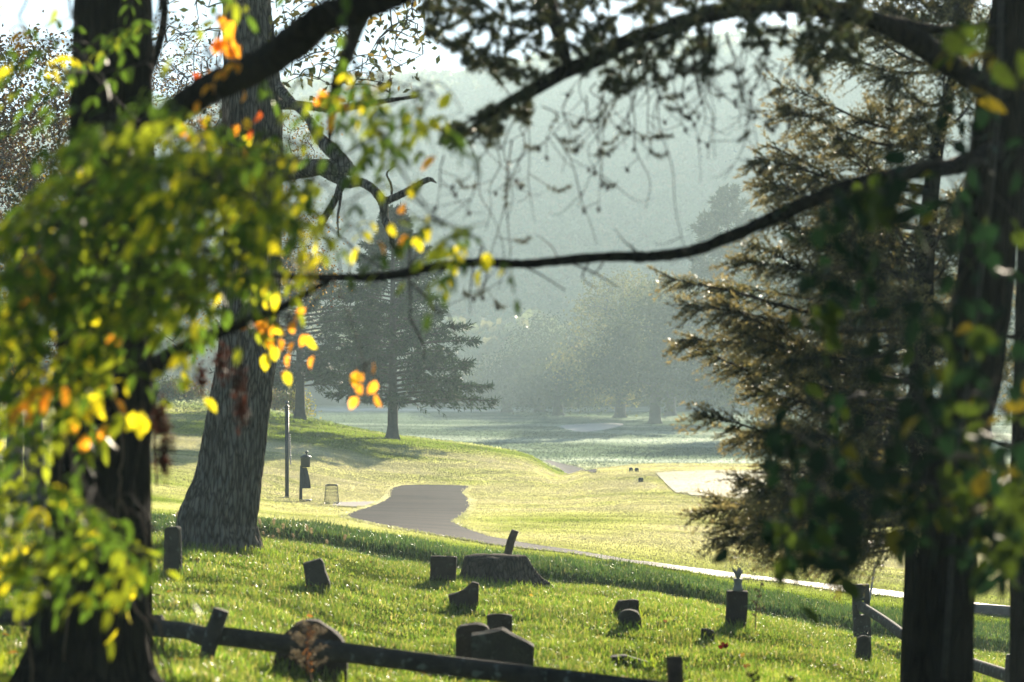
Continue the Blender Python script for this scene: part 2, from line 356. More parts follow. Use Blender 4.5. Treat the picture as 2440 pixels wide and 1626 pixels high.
# pale dew bands on the mown turf, sun glare put into their colour; greener where it is rough or walked off
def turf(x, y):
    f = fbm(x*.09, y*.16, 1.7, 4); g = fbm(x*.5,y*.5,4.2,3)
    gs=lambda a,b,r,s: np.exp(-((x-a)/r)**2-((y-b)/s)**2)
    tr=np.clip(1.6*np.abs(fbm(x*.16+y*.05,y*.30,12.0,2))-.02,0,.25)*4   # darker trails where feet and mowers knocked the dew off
    dew = np.clip(.45+1.7*f+.9*gs(7,86,8,12)+.9*gs(-4.5,69,5,9)+1.1*gs(8,53,5,8)-.45*gs(1.5,57,2.5,6)-.5*gs(-9,96,6,10), 0, 1)*np.clip((y-40)/8,0,1)*np.clip(.4+tr,0,1)  # the raised spots paint the low sun's glare as paler turf
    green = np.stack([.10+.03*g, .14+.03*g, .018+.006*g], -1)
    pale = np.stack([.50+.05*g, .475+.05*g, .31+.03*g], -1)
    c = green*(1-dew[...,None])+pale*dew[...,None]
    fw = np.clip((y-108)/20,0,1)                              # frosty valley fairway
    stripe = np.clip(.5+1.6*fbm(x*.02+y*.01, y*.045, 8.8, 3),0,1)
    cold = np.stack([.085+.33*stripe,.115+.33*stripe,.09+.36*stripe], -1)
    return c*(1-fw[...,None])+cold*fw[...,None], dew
s1 = np.concatenate([-np.geomspace(1.5,.25,40), np.linspace(-.245,.245,300), np.geomspace(.25,1.5,40)])
yy = np.concatenate([np.arange(-40,8,3.0), np.arange(8,46,.2), np.geomspace(46,890,380)])
SX, SY = np.meshgrid(s1, yy, indexing='xy')
GX = SX*(SY+45)/1.0*np.where(SY<0,1,1); GX = SX*np.maximum(SY+12, 25)
GZ = H(GX, SY)
ny, nx = GX.shape
idx = np.arange(nx*ny).reshape(ny,nx)
Q = np.stack([idx[:-1,:-1], idx[:-1,1:], idx[1:,1:], idx[1:,:-1]], -1).reshape(-1,4)
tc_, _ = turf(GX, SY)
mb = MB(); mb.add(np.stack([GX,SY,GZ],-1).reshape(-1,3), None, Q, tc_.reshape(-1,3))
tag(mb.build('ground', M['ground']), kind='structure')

def drape(name, polys, step, lift, mtl, colour=None):
    mb = MB(); col = colour if colour is not None else (1,1,1)
    for poly, st in zip(polys, step):
        P=np.array(poly); lo=P.min(0); hi=P.max(0)
        xs=np.arange(lo[0]-st,hi[0]+st*2,st); ys=np.arange(lo[1]-st,hi[1]+st*2,st)
        X,Y=np.meshgrid(xs,ys); ok=in_poly((X[:-1,:-1]+st/2),(Y[:-1,:-1]+st/2),poly)
        i=np.arange(X.size).reshape(X.shape); q=np.stack([i[:-1,:-1],i[:-1,1:],i[1:,1:],i[1:,:-1]],-1)[ok]
        used,inv=np.unique(q.ravel(),return_inverse=True)
        V=np.stack([X.ravel()[used],Y.ravel()[used]],-1); z=H(V[:,0],V[:,1])+lift
        mb.add(np.column_stack([V,z]),None,inv.reshape(-1,4),col)
    o = mb.build(name, mtl); return tag(o, kind='structure')
drape('cart_path', [PA,PB], [.06,.12], .025, M['asphalt'])
drape('tee_ground', [TEE], [.35], .03, M['tee'], (.6,.57,.42))  # near-white colour stands in for sun glare on the dew
BUNK = [G(*p)[:2] for p in [(1328,1018),(1360,1013),(1480,1010),(1468,1020),(1420,1029),(1370,1030)]]; BUNK=rounded(BUNK); TEE=rounded(TEE)
drape('sand_bunker', [BUNK], [.5], .05, M['sand'])
FAR_B = [G(*p)[:2] for p in [(815,955),(900,950),(960,958),(900,966)]]
drape('far_sand_bunker', [FAR_B], [.6], .05, M['sand'])
BRIGHT = [G(*p)[:2] for p in [(1208,968),(1230,957),(1290,955),(1330,964),(1260,971)]]
drape('frosted_green', [BRIGHT], [.8], .06, M['tee'], (.75,.78,.8))
SLAB = [G(*p)[:2] for p in [(795,1199),(905,1197),(880,1208),(848,1210),(790,1207)]]
drape('concrete_slab', [SLAB], [.08], .03, rough_mat('pale_concrete',(.3,.27,.23),(.42,.38,.33),6))

# hill across the valley with its far-off wood
RID_U = np.array([-1500,-600,0,300,650,900,1100,1300,1500,1900,2100,2400,3000,4000])
RID_V = np.array([420,360,300,260,195,178,160,128,100,62,46,44,44,60])
def hill_z(x,y):
    u=1176.5+5555*x/y; top=5+(784-np.interp(u,RID_U,RID_V))/5555*800-10
    t=np.clip((y-420)/380,0,1); s=t*t*(3-2*t)*.45+t*.55
    back=np.clip((y-805)/60,0,1)
    lo=-5.4+5*np.clip((y-320)/110,0,1)**1.3
    return lo+(top-lo)*s*(1-.45*back**2)+3.0*fbm(x*.02,y*.02,2.2,3)*np.clip(t*4,0,1)
hx=np.linspace(-380,500,200); hy=np.linspace(310,880,130); X,Y=np.meshgrid(hx,hy); Z=hill_z(X,Y); Z[0,:]=-7
i=np.arange(X.size).reshape(X.shape); Q=np.stack([i[:-1,:-1],i[:-1,1:],i[1:,1:],i[1:,:-1]],-1).reshape(-1,4)
mb=MB(); mb.add(np.stack([X,Y,Z],-1).reshape(-1,3),None,Q,(.035,.05,.025))
tag(mb.build('hill',M['ground']),kind='structure')

def leaf_quads(mb, C, size, aspect, colors, up=None, flat=0.0):
    """n small leaf faces, random attitude (up/flat bias their normals)"""
    n=len(C); a=unit(rng.normal(size=(n,3)))
    nr=unit(rng.normal(size=(n,3))+ (np.array([0,0,1])*flat))
    a=unit(a-nr*(a*nr).sum(-1,keepdims=True)); b=np.cross(nr,a)
    s=np.broadcast_to(size,(n,))[:,None]*rng.uniform(.7,1.3,(n,1)); w=s*aspect
    V=np.stack([C-a*s*.5, C+b*w*.5+nr*s*.06, C+a*s*.5, C-b*w*.5+nr*s*.06],1).reshape(-1,3)
    Q=np.arange(n*4).reshape(-1,4); mb.add(V,None,Q,np.repeat(colors,4,0)); return mb
mb=MB(); n=8500
cyy=np.sqrt(rng.uniform(350**2,820**2,n)); cx=rng.uniform(-.26,.30,n)*cyy; cz=hill_z(cx,cyy)
hh=rng.uniform(7,13,n); L=44
base=np.stack([cx,cyy,cz],-1); rad=rng.uniform(2.4,4.6,n)
dirs=unit(rng.normal(size=(n,L,3))); dirs[...,2]=np.abs(dirs[...,2])*1.3-.3
pts=base[:,None,:]+np.stack([0*hh,0*hh,hh*.62],-1)[:,None,:]+dirs*(rad[:,None,None]*np.array([1,1,1.25]))*rng.uniform(.6,1.05,(n,L,1))
tone=rng.uniform(.88,1.12,n); warm=(rng.random(n)<.3)
cc=np.where(warm[:,None],np.array([.24,.22,.11]),np.array([.18,.21,.11]))*tone[:,None]
leaf_quads(mb,pts.reshape(-1,3),1.9,.85,np.repeat(cc,L,0)*rng.uniform(.93,1.07,(n*L,1)))
tag(mb.build('hillside_forest',M['far_leaf'],smooth=False),'misty wooded hillside rising across the valley','forest',kind='stuff')
# ------------------------------------------------------------------ grass
def blades(mb, X, Y, h, w, colors, bend=.5, seg=2, lift=0.0):
    n=len(X); Z=H(X,Y)-.005+lift; ang=rng.uniform(0,2*np.pi,n)
    wd=np.stack([np.cos(ang),np.sin(ang),0*ang],-1); ld=rng.uniform(0,2*np.pi,n); lean=rng.uniform(.1,1,n)*bend
    dv=np.stack([np.cos(ld),np.sin(ld),0*ld],-1)*lean[:,None]
    B=np.stack([X,Y,Z],-1); up=np.array([0,0,1.0])
    h=h[:,None]; w=w[:,None]
    m=B+up*h*.55+dv*h*.25; t=B+up*h*(1-.25*lean[:,None])+dv*h*.85
    if seg==2:
        V=np.stack([B-wd*w*.5,B+wd*w*.5,m+wd*w*.42,m-wd*w*.42,t],1).reshape(-1,3); k=np.arange(n)[:,None]*5
        mb.add(V,k+np.array([[3,2,4]]),k+np.array([[0,1,2,3]]),np.repeat(colors,5,0))
    else:
        V=np.stack([B-wd*w*.5,B+wd*w*.5,t],1).reshape(-1,3); mb.add(V,np.arange(n*3).reshape(-1,3),None,np.repeat(colors,3,0))
    return mb
def fan(n, d0, d1, margin=.0, umin=-60, umax=2500, power=1.0):
    """random ground spots inside the seen wedge, even per square metre"""
    d=np.sqrt(rng.uniform(d0**2,d1**2,n)); u=rng.uniform(umin,umax,n); return (u-1176.5)/5555*d, d
def pal(n, cols, p, jit=.25):
    c=np.array(cols)[rng.choice(len(cols),n,p=np.array(p)/sum(p))]; return c*rng.uniform(1-jit,1+jit,(n,1))*rng.uniform(.93,1.07,(n,3))

# graveyard grass, uncut, in tufts
n=420000; x,y=fan(n,14,36.6); cl=fbm(x*1.6,y*1.6,2.0,3); cl2=fbm(x*.5,y*.5,6.0,2)
hgt=np.clip(.043+.085*cl+.018*rng.normal(size=n),.012,.2)*(1+.5*np.clip(cl2,0,1))
keep=rng.random(n)<np.clip(.85+.8*cl,.5,1); x,y,hgt,cl,cl2=x[keep],y[keep],hgt[keep],cl[keep],cl2[keep]; n=len(x)
col=pal(n,[(.07,.125,.014),(.135,.175,.022),(.215,.21,.05),(.28,.24,.10)],[.40,.36,.17,.07]); col*=(1+.35*cl2)[:,None]
mb=MB(); blades(mb,x,y,hgt,rng.uniform(.006,.013,n),col,.9)
tag(mb.build('graveyard_grass',M['grass'],smooth=False),'long bright green grass growing among the old gravestones','grass',kind='stuff')
# rough bank behind the graves, its shade put into the dark greens
n=90000; x,y=fan(n,34.8,39.2); hgt=np.clip(rng.normal(.075,.03,n),.03,.18)*(1+.8*np.clip(fbm(x*1.2,y*1.2,3.,2),0,1))
col=pal(n,[(.03,.062,.018),(.05,.085,.022),(.12,.13,.05)],[.55,.33,.12])
mb=MB(); blades(mb,x,y,hgt,rng.uniform(.008,.016,n),col,.9)
tag(mb.build('bank_grass',M['grass'],smooth=False),'rough grass on the bank behind the graves, its shade put into the colour','grass',kind='stuff')
# mown lawn
n=1050000; d=37*(126/37)**rng.random(n); u=rng.uniform(-60,2500,n)
x=(u-1176.5)/5555*d; y=d
tin=in_poly(x,y,TEE)
ok=~on_path(x,y)&(~tin|(rng.random(n)<.8))&~in_poly(x,y,SLAB); x,y=x[ok],y[ok]; n=len(x)
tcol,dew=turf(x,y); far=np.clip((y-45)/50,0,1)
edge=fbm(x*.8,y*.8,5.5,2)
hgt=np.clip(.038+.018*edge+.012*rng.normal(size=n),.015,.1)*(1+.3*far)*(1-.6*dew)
tin=tin[ok]; hgt=np.where(tin,hgt*.45,hgt); tcol=np.where(tin[:,None],np.array([.62,.60,.42]),tcol)  # tee blades whitened with the same painted glare
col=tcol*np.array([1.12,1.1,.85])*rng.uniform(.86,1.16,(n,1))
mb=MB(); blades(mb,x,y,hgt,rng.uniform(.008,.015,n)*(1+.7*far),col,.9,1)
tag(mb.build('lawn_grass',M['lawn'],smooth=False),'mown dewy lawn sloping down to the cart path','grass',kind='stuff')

# clover and dew-laden leaves lying nearly flat between the blades; they catch the low sun
def flat_leaves(mb, x, y, size, col, jit=.42, lift=.03):
    n=len(x); nr=unit(np.array([0,0,1.0])+rng.normal(size=(n,3))*jit); a=unit(np.cross(nr,rng.normal(size=(n,3)))); b=np.cross(nr,a)
    C=np.stack([x,y,H(x,y)+lift*rng.uniform(.6,1.5,n)],-1); s=np.broadcast_to(size,(n,))[:,None]*rng.uniform(.6,1.3,(n,1))
    V=np.stack([C-a*s*.5,C+b*s*.36,C+a*s*.5,C-b*s*.36],1).reshape(-1,3); mb.add(V,None,np.arange(n*4).reshape(-1,4),np.repeat(col,4,0))
mb=MB(); n=26000; x,y=fan(n,14,38); flat_leaves(mb,x,y,.017,pal(n,[(.14,.2,.04),(.2,.24,.07),(.30,.30,.12)],[.5,.3,.2]),.42,.075)
n=1000000; d=38*(114/38)**(rng.random(n)**.75); u=rng.uniform(-40,2420,n); x=(u-1176.5)/5555*d; y=d
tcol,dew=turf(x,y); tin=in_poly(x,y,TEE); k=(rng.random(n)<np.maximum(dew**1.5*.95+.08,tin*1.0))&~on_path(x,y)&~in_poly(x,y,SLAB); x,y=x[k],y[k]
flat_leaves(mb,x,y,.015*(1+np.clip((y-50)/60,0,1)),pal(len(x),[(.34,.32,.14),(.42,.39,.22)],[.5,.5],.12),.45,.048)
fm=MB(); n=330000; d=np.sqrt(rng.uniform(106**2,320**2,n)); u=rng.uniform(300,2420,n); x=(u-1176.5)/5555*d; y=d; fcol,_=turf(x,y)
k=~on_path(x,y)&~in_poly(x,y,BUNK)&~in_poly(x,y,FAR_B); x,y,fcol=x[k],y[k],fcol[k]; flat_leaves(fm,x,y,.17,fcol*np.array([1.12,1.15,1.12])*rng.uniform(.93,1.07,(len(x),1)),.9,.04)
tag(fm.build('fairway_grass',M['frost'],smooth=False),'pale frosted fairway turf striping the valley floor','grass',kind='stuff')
tag(mb.build('dewy_clover',M['dew'],smooth=False),'dew covered low leaves glinting through the turf','ground cover',kind='stuff')

# ------------------------------------------------------------------ gravestones
def outline_stone(label, pts, base, thick, mtl, group='old gravestones', lean=0.0, yaw=0.0, name='gravestone', at=None, bevel=.012, cat='gravestone'):
    """pts: outline on the photograph (full px), base: the pixel where it meets the ground"""
    g = G(*base) if at is None else np.array(at, float); d=g[1]
    P=[F(px,py,d) for px,py in pts]; P=[(p[0]-g[0],p[2]-g[2]) for p in P]
    zmin=min(q[1] for q in P); 
    bm=bmesh.new(); fr=[bm.verts.new((a,0,b if b>zmin+.02 else b-.22)) for a,b in P]
    f=bm.faces.new(fr); ex=bmesh.ops.extrude_face_region(bm,geom=[f]); vs_=[e for e in ex['geom'] if isinstance(e,bmesh.types.BMVert)]
    bmesh.ops.translate(bm,verts=vs_,vec=(0,thick,0)); bmesh.ops.recalc_face_normals(bm,faces=bm.faces)
    bmesh.ops.bevel(bm,geom=list(bm.edges),offset=bevel,segments=2,affect='EDGES',profile=.6)
    for _ in range(2):
        bmesh.ops.triangulate(bm,faces=bm.faces) if _==0 else None
        bmesh.ops.subdivide_edges(bm,edges=[e for e in bm.edges if e.calc_length()>.06],cuts=1)
    for v in bm.verts:
        c=v.co; s=1.0
        v.co=c+Vector((noise3(c.x*9+g[0],c.y*9,c.z*9),noise3(c.x*9+5,c.y*9+g[1],c.z*9),noise3(c.x*9,c.y*9,c.z*9+g[1])))*.008
    bmesh.ops.rotate(bm,verts=bm.verts,cent=(0,0,0),matrix=Matrix.Rotation(lean,3,'X')@Matrix.Rotation(yaw,3,'Z'))
    me=bpy.data.meshes.new(name); bm.to_mesh(me); bm.free(); me.materials.append(mtl)
    o=bpy.data.objects.new(name,me); COL.objects.link(o); o.location=tuple(g)
    return tag(o,label,cat,group)
st,sb=M['stone'],M['stone_brown']
outline_stone('dark slab leaning to one side alone in the grass right of the oak',[(722,1343),(765,1331),(772,1341),(776,1360),(786,1391),(784,1412),(735,1412)],(755,1410),.10,st,lean=R(4))
outline_stone('square brown headstone beside the tree stump',[(1027,1326),(1050,1325),(1089,1328),(1084,1396),(1024,1392)],(1053,1394),.09,sb)
outline_stone('broken headstone with a concave slanting top in front of the stump',[(1068,1418),(1092,1412),(1108,1404),(1124,1387),(1142,1391),(1137,1462),(1074,1456)],(1106,1458),.09,sb)
outline_stone('low headstone with a slightly bowed top behind the gabled stone',[(1161,1467),(1175,1464.5),(1190,1464),(1205,1465),(1221,1468),(1220,1530),(1161,1530)],(1190,1528),.09,sb,lean=R(4))
outline_stone('round shouldered headstone partly hidden by the gabled stone',[(1087,1508),(1090,1497),(1098,1491),(1139,1487),(1155,1490),(1165,1498),(1170,1515),(1168,1604),(1087,1604)],(1128,1602),.11,sb,lean=R(5))
outline_stone('broad gabled headstone with pale edges behind the front rail',[(1122,1513),(1197,1500),(1273,1541),(1268,1620),(1124,1620)],(1196,1618),.13,st,lean=R(10))
outline_stone('dark square headstone just behind a small rounded one',[(1474,1432),(1509,1429),(1523,1431),(1522,1474),(1463,1472),(1464,1452)],(1492,1472),.10,sb)
outline_stone('small rounded headstone in front of a square one',[(1474,1473),(1481,1460),(1491,1455),(1500,1453.5),(1511,1456),(1520,1460),(1528,1473),(1531,1505),(1475,1503)],(1502,1502),.10,st,lean=R(4))
tall=outline_stone('tall narrow headstone carrying a pale ornament',[(1733,1409),(1783,1410),(1777,1502),(1729,1500)],(1753,1500),.10,sb)
outline_stone('stubby broken marker left of the tall narrow headstone',[(1672,1499),(1687,1499),(1702,1503),(1702,1534),(1692,1534),(1671,1535)],(1686,1534),.08,st)
outline_stone('rounded dark headstone against the slotted fence post',[(2044,1522),(2050,1517),(2057,1515),(2068,1517),(2076,1524),(2077,1588),(2035,1582),(2043,1545)],(2056,1584),.09,st)
outline_stone('tall slab with a sunlit edge at the foot of the oak',[(389,1262),(400,1257),(421,1255),(425,1260),(432,1375),(386,1379)],(409,1376),.09,st,yaw=R(-14))
big=outline_stone('large round topped brown headstone behind the front rail',[(652,1575),(662,1535),(680,1508),(705,1488),(735,1478),(757,1480),(785,1498),(812,1522),(827,1548),(829,1690),(652,1690)],(740,1650),.14,sb,at=(F(740,1650,17.5)[0],17.5,float(H(F(740,1650,17.5)[0],17.5))))
outline_stone('fallen stone lying almost buried in the grass',[(1455,1565),(1490,1563),(1545,1580),(1550,1592),(1455,1580)],(1500,1588),.16,st,bevel=.02)

# pale ornament on the tall headstone
g=np.array(tall.location); topz=F(1757,1409,g[1])[2]
v=thing('flower_vase',(g[0]+.02,g[1]+.05,topz),'pale stone vase of withered flowers on the tall headstone','vase')
mb=MB(); c0=np.array([g[0]+.03,g[1]+.05,topz]); prof=[(0,.055),(.02,.058),(.05,.045),(.08,.04),(.12,.052),(.135,.055)]
tube(mb,[c0+np.array([0,0,z]) for z,_ in prof],[r for _,r in prof],14); mb.build('vase_body',M['pale'],v)
mb=MB()
for k in range(9):
    a=k*.7; e=c0+np.array([.07*math.cos(a)*(.5+.5*(k%2)),.04*math.sin(a),.2+.03*(k%3)])
    tube(mb,smooth_line([c0+np.array([0,0,.12]),(c0+e)/2+np.array([0,0,.07]),e],4),[.008,.012,.016,.006],6)
mb.build('withered_flower',M['pale'],v)

# ------------------------------------------------------------------ stump and leaning post
g=G(1188,1391); d=g[1]
sp=thing('tree_stump',g,'broad weathered tree stump with a root flare among the headstones','stump')
mb=MB(); rows=[]; A=np.linspace(0,2*np.pi,72,endpoint=False); hs=[-.15,0,.06,.13,.2,.26,.31,.345,.36,.362]; fl=[1.32,1.22,1.1,1.03,.99,.96,.94,.92,.88,.0]
hw=(1250-1098)/2/FPX*d
for h,k in zip(hs,fl):
    rr=hw*k*(1+.06*np.sin(3*A+1)+.05*np.sin(7*A)+.035*noise3(np.cos(A)*9,np.sin(A)*9,h*2))
    root=np.exp(-((A-.15)%(2*np.pi)-0)**2/.06)+np.exp(-(((A-.15)%(2*np.pi))-2*np.pi)**2/.06)
    rr=rr*(1+.35*root*max(0,1-h/.42)**1.0)
    rows.append(np.stack([g[0]-.07+rr*np.cos(A),g[1]+rr*np.sin(A)*.9,np.full(72,g[2]+h)+.012*noise3(np.cos(A)*6,np.sin(A)*6,5)],-1))
V=np.array(rows); nr=len(hs); i=np.arange(nr-1)[:,None]*72; j=np.arange(72)[None]; k=(j+1)%72
mb.add(V.reshape(-1,3),None,np.stack([i+j,i+k,i+72+k,i+72+j],-1).reshape(-1,4)); mb.build('trunk',M['stump'],sp)

def beam(mb, p0, p1, w, h, n=10, warp=.012, taper=1.0, ends=1.0):
    """rough split timber from p0 to p1, w wide and h high, with wandering edges"""
    p0=np.array(p0,float); p1=np.array(p1,float); t=unit(p1-p0); ref=np.array([0,0,1.0]) if abs(t[2])<.9 else np.array([0,1.0,0])
    a=unit(np.cross(t,ref)); b=np.cross(a,t); prof=np.array([(-.5,-.42),(-.2,-.5),(.3,-.48),(.5,-.3),(.46,.25),(.2,.5),(-.25,.46),(-.5,.2)])
    m=len(prof); V=[]; off=rng.uniform(0,50)
    for q in range(n+1):
        s=q/n; c=p0+(p1-p0)*s; sc=(1+(taper-1)*s)*(ends if q in(0,n) else 1)
        wob=np.array([noise3(s*4,off,k*.9) for k in range(m)])*.12+1
        cen=a*noise3(s*2.5,off,20)*warp*2+b*noise3(s*2.5,off,30)*warp*2
        V+= [c+cen+a*x*w*sc*k2+b*z*h*sc*k2 for (x,z),k2 in zip(prof,wob)]
    V=np.array(V); i=np.arange(n)[:,None]*m; j=np.arange(m)[None]; k=(j+1)%m
    Q=np.stack([i+j,i+k,i+m+k,i+m+j],-1).reshape(-1,4); V2=np.vstack([V,p0,p1]); nn=len(V)
    T=[(nn,(q+1)%m,q) for q in range(m)]+[(nn+1,n*m+q,n*m+(q+1)%m) for q in range(m)]
    mb.add(V2,T,Q); return mb
d=35.6; p1=F(1227,1264,d); p0=F(1200,1345,d); gz=float(H(p0[0],p0[1]))
lp=MB(); beam(lp,p0-(p1-p0)*.45,p1,.115,.115,8)
o=lp.build('leaning_post',M['wood_brown'],None,smooth=False); o.data.update()
tag(o,'short leaning brown wooden post behind the tree stump','post')

# ------------------------------------------------------------------ front split rail fence
FD=16.6
fr=thing('rail_fence',G(520,1600) if False else (F(520,1600,FD)[0],FD,float(H(F(520,1600,FD)[0],FD))),'dark split rail fence crossing in front of the big round topped headstone','fence')
def post(parent,top,bot,d,w,h,mtl=M['wood'],nm='post'):
    p1=F(*top,d); p0=F(*bot,d); t=unit(p1-p0); gz=H(p0[0],p0[1])
    if p0[2]>gz-.3: p0=p0-t*((p0[2]-gz+.35)/max(t[2],.3))
    mb=MB(); beam(mb,p0,p1,w,h,10); return mb.build(nm,mtl,parent,smooth=False)
post(fr,(530,1454),(472,1640),FD,.105,.11)
mb=MB(); beam(mb,F(372,1497,FD+.5),F(524,1512,FD+.1),.09,.125,8); mb.build('rail',M['wood'],fr,smooth=False)
mb=MB(); beam(mb,F(520,1515,FD+.05),F(1700,1655,FD-.6),.10,.135,30,.012); mb.build('rail',M['wood'],fr,smooth=False)
post(fr,(1600,1565),(1604,1760),FD-.75,.10,.09,M['wood_brown'])
mb=MB(); beam(mb,F(-140,1466,FD+1.6),F(382,1488,FD+.6),.09,.125,12); mb.build('rail',M['wood'],fr,smooth=False)
# back fence: slotted post, rails
BD=G(2052,1520)[1]
g=G(2052,1522)
bf=thing('post_and_rail_fence',g,'slotted grey fence post with split rails running behind the dark trunk','fence')
def slotted(parent, u0,u1,v0,v1,d,slots,th):
    bm=bmesh.new(); a=F(u0,v1,d); b=F(u1,v0,d); xs=[a[0],a[0]+(b[0]-a[0])*.36,a[0]+(b[0]-a[0])*.68,b[0]]
    zs=sorted([a[2]-.35,b[2]]+[F(0,s,d)[2] for s in sum(slots,())]); o=np.array(parent.location)
    sl=[tuple(sorted((F(0,s,d)[2],F(0,e,d)[2]))) for s,e in slots]; tilt=lambda z:(z-a[2])*-.035
    for ix in range(3):
        for iz in range(len(zs)-1):
            zm=(zs[iz]+zs[iz+1])/2
            if ix==1 and any(l<zm<h for l,h in sl): continue
            q=[bm.verts.new((x+tilt(z)-o[0],d-o[1],z-o[2])) for x,z in((xs[ix],zs[iz]),(xs[ix+1],zs[iz]),(xs[ix+1],zs[iz+1]),(xs[ix],zs[iz+1]))]
            bm.faces.new(q)
    bmesh.ops.remove_doubles(bm,verts=bm.verts,dist=1e-4)
    ex=bmesh.ops.extrude_face_region(bm,geom=list(bm.faces)); bmesh.ops.translate(bm,verts=[e for e in ex['geom'] if isinstance(e,bmesh.types.BMVert)],vec=(0,th,0))
    bmesh.ops.recalc_face_normals(bm,faces=bm.faces)
    me=bpy.data.meshes.new('post'); bm.to_mesh(me); bm.free(); me.materials.append(M['wood']); ob=bpy.data.objects.new('post',me); COL.objects.link(ob); ob.parent=parent
slotted(bf,2036,2076,1393,1530,g[1],[(1432,1448),(1455,1466)],.11)
r0=F(2050,1441,g[1]-.02); r1=F(2200,1545,g[1]-3.6)
mb=MB(); beam(mb,r0,r1+(r1-r0)*.1,.09,.13,10); mb.build('rail',M['wood'],bf,smooth=False)
q0=F(2270,1572,g[1]-5.0); q1=F(2420,1618,g[1]-7.6)
mb=MB(); beam(mb,r1+np.array([0,0,-.02]),q1+(q1-q0)*.5,.1,.14,10); mb.build('rail',M['wood'],bf,smooth=False)
pz=F(2412,1560,g[1]-7.4); mb=MB(); beam(mb,np.array([pz[0],pz[1],H(pz[0],pz[1])-.3]),pz,.12,.12,8); mb.build('post',M['wood'],bf,smooth=False)
# pale stake beside that post
p1=F(2084,1351,BD+.8); p0=F(2070,1440,BD+.8); t=unit(p1-p0); p0=p0-t*((p0[2]-H(p0[0],p0[1]))/t[2]+.1)
mb=MB(); tube(mb,[p0,p0+(p1-p0)*.5,p1],.016,8); tag(mb.build('stake',M['metal']),'thin pale metal stake leaning by the slotted fence post','stake')
# kerb edge right of the dark trunk
k0=G(2290,1452); k1=G(2500,1478)
mb=MB(); beam(mb,k0+np.array([-.3,0,.03]),k1+np.array([.4,0,.03]),.28,.22,14,.01)
tag(mb.build('stone_kerb',rough_mat('pale_kerb',(.11,.09,.07),(.2,.17,.13),5),None,False),'rough pale stone kerb along the path beyond the fence','kerb')

# taller grass the mower misses, round every stone, post and the oak
mb=MB(); X=[];Y=[]
for o in list(scn.objects):
    if o.get('category') in('gravestone','stump') or o.name.startswith('leaning'):
        w=(o.dimensions.x if o.type=='MESH' and o.name!='leaning_post' else 1.15); l=o.location if o.name!='leaning_post' else Vector((F(1205,1340,35.6)[0],35.6,0))
        m=int(260*w); X+=list(l[0]+rng.uniform(-.62,.62,m)*w); Y+=list(l[1]-np.abs(rng.normal(size=m))*.10-.02-(.5 if o.name=='tree_stump' else 0))
og=G(522,1306); a=rng.uniform(math.pi,2*math.pi,700); rr=.62+np.abs(rng.normal(size=700))*.14; X+=list(og[0]+rr*np.cos(a)); Y+=list(og[1]+rr*np.sin(a))
for poly,per in((PA,110),(SLAB,60)):
    for q in range(len(poly)):
        p0=np.array(poly[q]); p1=np.array(poly[(q+1)%len(poly)]); m=int(np.linalg.norm(p1-p0)*per)
        if m: t=rng.random((m,1)); e=p0+(p1-p0)*t+rng.normal(size=(m,2))*.045; X+=list(e[:,0]); Y+=list(e[:,1])
X=np.array(X); Y=np.array(Y); n=len(X); blades(mb,X,Y,np.where(Y>37.5,rng.uniform(.03,.085,n),rng.uniform(.05,.17,n)),np.where(Y>37.5,.016,rng.uniform(.006,.012,n)),np.where((Y>37.5)[:,None],turf(X,Y)[0]*rng.uniform(.6,1.0,(n,1)),pal(n,[(.10,.16,.016),(.17,.21,.02)],[.6,.4])),.8)
tag(mb.build('tall_grass',M['grass'],smooth=False),'taller unmown grass fringing the headstones and the oak','grass',kind='stuff')

# ------------------------------------------------------------------ golf furniture
def box(mb,c,s,yaw=0.0,taper=1.0):
    c=np.array(c,float); x,y,z=np.array(s)/2; V=[]
    for dz,k in((-z,1),(z,taper)):
        for a,b in((-x,-y),(x,-y),(x,y),(-x,y)):
            a*=k;b*=k; V.append(c+np.array([a*math.cos(yaw)-b*math.sin(yaw),a*math.sin(yaw)+b*math.cos(yaw),dz]))
    mb.add(V,None,[(3,2,1,0),(4,5,6,7),(0,1,5,4),(1,2,6,5),(2,3,7,6),(3,0,4,7)]); return mb
def ball(mb,c,r,n=10):
    th=np.linspace(0,np.pi,n)
    tube(mb,[np.array(c)+np.array([0,0,-r*math.cos(t)]) for t in th],[max(r*math.sin(t),1e-4) for t in th],12,cap=False); return mb
g=G(684,1187); px=FPX/g[1]; ht=(1187-972)/px; hd=(1187-957)/px
bp=thing('signal_post',g,'tall dark green square post with a ball finial and hanging chain','post')
mb=MB(); box(mb,g+np.array([0,0,ht/2-.1]),(.10,.10,ht+.2)); mb.build('pole',M['green_metal'],bp,False)
mb=MB(); box(mb,g+np.array([0,0,ht+.02]),(.125,.125,.04)); box(mb,g+np.array([0,0,ht+.065]),(.11,.11,.05),0,.4); mb.build('cap',M['green_metal'],bp,False)
mb=MB(); ball(mb,g+np.array([0,0,ht+.14]),.045); mb.build('finial',M['green_metal'],bp)
mb=MB()
for k in range(16): 
    z=ht-.75-k*.052; ball(mb,g+np.array([.07+.002*k,-.02,z]),.026,6)
tube(mb,[g+np.array([.05,-.02,ht-.68]),g+np.array([.075,-.02,ht-.75])],.01,6); mb.build('chain',M['metal'],bp)
mb=MB(); box(mb,g+np.array([-.2,0,.0]),(.34,.3,.05)); mb.build('base_plate',M['green_metal'],bp,False)
g=G(716,1195); px=FPX/g[1]; H_=lambda v:(1195-v)/px
bw=thing('ball_washer',g,'short dark green ball washer on a leaning post with a towel','ball washer')
mb=MB(); e=g+np.array([.03,0,H_(1110)]); tube(mb,[g+np.array([0,0,-.1]),e],.045,10); mb.build('pole',M['green_metal'],bw,False)
hc=g+np.array([.135,0,H_(1099)]); mb=MB()
